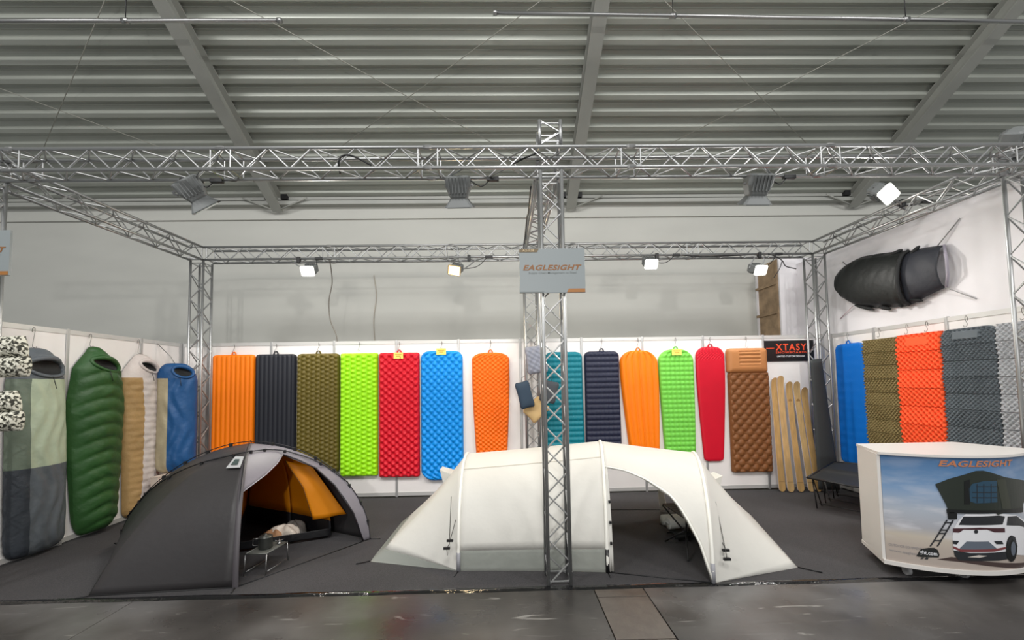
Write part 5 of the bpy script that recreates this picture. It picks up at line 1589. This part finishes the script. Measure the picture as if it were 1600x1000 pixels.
def pk(x, y): return (1340 + x * 260 / 1130, 680 + y * 230 / 1000)     # crop -> photo
K = lambda name, pts, m, layer: shp(name, [pk(*q) for q in pts], m, layer)
pblk = mat('print_black', rgb(22, 24, 24), 0.4); pgrn = mat('print_dark_green', rgb(40, 46, 40), 0.4); pwin = mat('print_window', rgb(44, 72, 92), 0.35)
pwht = mat('print_white', rgb(222, 222, 226), 0.4); pgry = mat('print_grey', rgb(96, 104, 116), 0.4); pshd = mat('print_shadow_brown', rgb(70, 56, 54), 0.4); pdk = mat('print_char', rgb(40, 42, 46), 0.4)
pred = mat('print_red', rgb(120, 60, 62), 0.4); porg = mat('print_orange', rgb(182, 118, 84), 0.45); pfnt = mat('print_faint', rgb(140, 138, 140), 0.45)
K('car_shadow', [(540, 845), (640, 828), (1250, 820), (1250, 862), (700, 862)], pshd, 1)
K('car_body', [(645, 700), (650, 640), (690, 575), (735, 535), (960, 532), (1070, 540), (1200, 640), (1230, 800), (1080, 812), (1010, 820), (760, 812), (655, 790)], pwht, 2)
K('car_underside', [(652, 782), (760, 800), (1010, 790), (1030, 840), (960, 852), (690, 850), (660, 820)], pdk, 3)
K('rear_window', [(686, 610), (720, 552), (960, 545), (1002, 552), (985, 606)], pdk, 3)
K('side_window', [(1012, 612), (1020, 552), (1080, 548), (1140, 600), (1180, 640), (1100, 615)], pdk, 3)
K('tail_lights', [(648, 632), (830, 628), (1000, 630), (1002, 660), (930, 660), (880, 642), (720, 642), (690, 662), (648, 660)], mat('print_maroon', rgb(70, 40, 46), 0.4), 3)
K('bumper_grille', [(690, 772), (740, 722), (890, 722), (945, 770), (900, 776), (720, 778)], pgry, 3)
K('bumper_line', [(648, 752), (700, 775), (930, 772), (1005, 758), (1005, 772), (930, 790), (700, 792), (650, 768)], pred, 4)
K('left_vent', [(645, 716), (690, 718), (672, 742), (648, 738)], pdk, 4)
K('right_vent', [(925, 718), (980, 718), (990, 740), (942, 740)], pdk, 4)
def disc(cx_, cy_, rx, ry, n=22): return [(cx_ + rx * math.cos(2 * PI * k / n), cy_ + ry * math.sin(2 * PI * k / n)) for k in range(n)]
K('round_badge', disc(804, 655, 14, 13), pdk, 4)
K('near_wheel', disc(1045, 770, 38, 90), pblk, 4)
K('wheel_hub', disc(1055, 770, 16, 48), pgry, 5)
K('wheel_arch', [(1005, 790), (1020, 710), (1045, 682), (1068, 690), (1085, 760), (1070, 740), (1046, 700), (1025, 740)], pdk, 5)
K('sand_glow', [(745, 828), (820, 815), (880, 820), (830, 832)], mat('print_sand', rgb(200, 192, 184), 0.45), 4)
K('roof_tent', [(525, 332), (620, 295), (720, 268), (800, 242), (850, 240), (900, 252), (1000, 285), (1090, 300), (1180, 312), (1150, 400), (1120, 470), (1120, 520), (1000, 526), (950, 540), (930, 524), (620, 528), (598, 470)], pgrn, 5)
K('tent_flap', [(720, 310), (760, 300), (760, 470), (720, 470)], pblk, 6)
K('tent_window', [(752, 360), (775, 330), (850, 312), (942, 308), (945, 455), (800, 462), (762, 450)], pwin, 6)
for i_, (a, b) in enumerate((((775, 385), (943, 385)), ((775, 420), (943, 420)), ((800, 345), (943, 345)))):
    K('window_mesh', [a, b, (b[0], b[1] + 5), (a[0], a[1] + 5)], pdk, 7)
for x in (805, 850, 900): K('window_mesh', [(x, 330), (x + 5, 330), (x + 5, 458), (x, 458)], pdk, 7)
K('tent_fold', [(940, 300), (1000, 300), (1040, 500), (980, 500)], mat('print_olive', rgb(54, 58, 48), 0.4), 6)
K('tent_edge', [(600, 500), (1120, 490), (1120, 522), (950, 528), (670, 530), (604, 530)], pblk, 6)
K('shoe_bag', [(606, 520), (672, 520), (672, 570), (612, 570)], pblk, 6)
K('ladder_rail', [(602, 575), (614, 575), (500, 755), (488, 755)], pdk, 3)
K('ladder_rail', [(644, 575), (656, 575), (548, 755), (536, 755)], pdk, 3)
for (a, b) in (((588, 590), (648, 590)), ((556, 640), (612, 640)), ((556, 662), (600, 662)), ((520, 712), (562, 712))):
    K('ladder_rung', [a, b, (b[0], b[1] + 8), (a[0], a[1] + 8)], pdk, 4)
K('printed_blob', [(412, 800), (430, 772), (480, 765), (520, 765), (545, 780), (556, 810), (552, 830), (430, 828), (398, 822)], pblk, 3)
K('printed_feet', [(425, 842), (436, 830), (450, 830), (446, 840)], pdk, 4); K('printed_feet', [(452, 842), (468, 828), (482, 832), (476, 844)], pdk, 4)
def front_text(name, s, u0, v0, u1, hpx, m, layer, **kw):
    a = on_front(u0, v0); b = on_front(u1, v0); c = on_front(u0, v0 - hpx)
    V2, Fs = text2d(s, b[0] - a[0], c[1] - a[1], **kw)
    return wrap2d(name, [(a[0] + p[0], a[1] + p[1]) for p in V2], Fs, m, layer)
front_text('company_name', 'EAGLESiGHT', 1466, 728.5, 1583, 9.5, porg, 3, shear=0.25, bold=0.03, spacing=1.05)
front_text('web_line', 'ght.com', 1437, 867, 1464, 8, pwht, 5, bold=0.02)
front_text('small_line', 'OUTDOOR EQUIPMENT', 1389, 853, 1440, 4.5, pfnt, 2)
front_text('small_line', 'www.eaglesig', 1390, 862, 1436, 5, pfnt, 2)
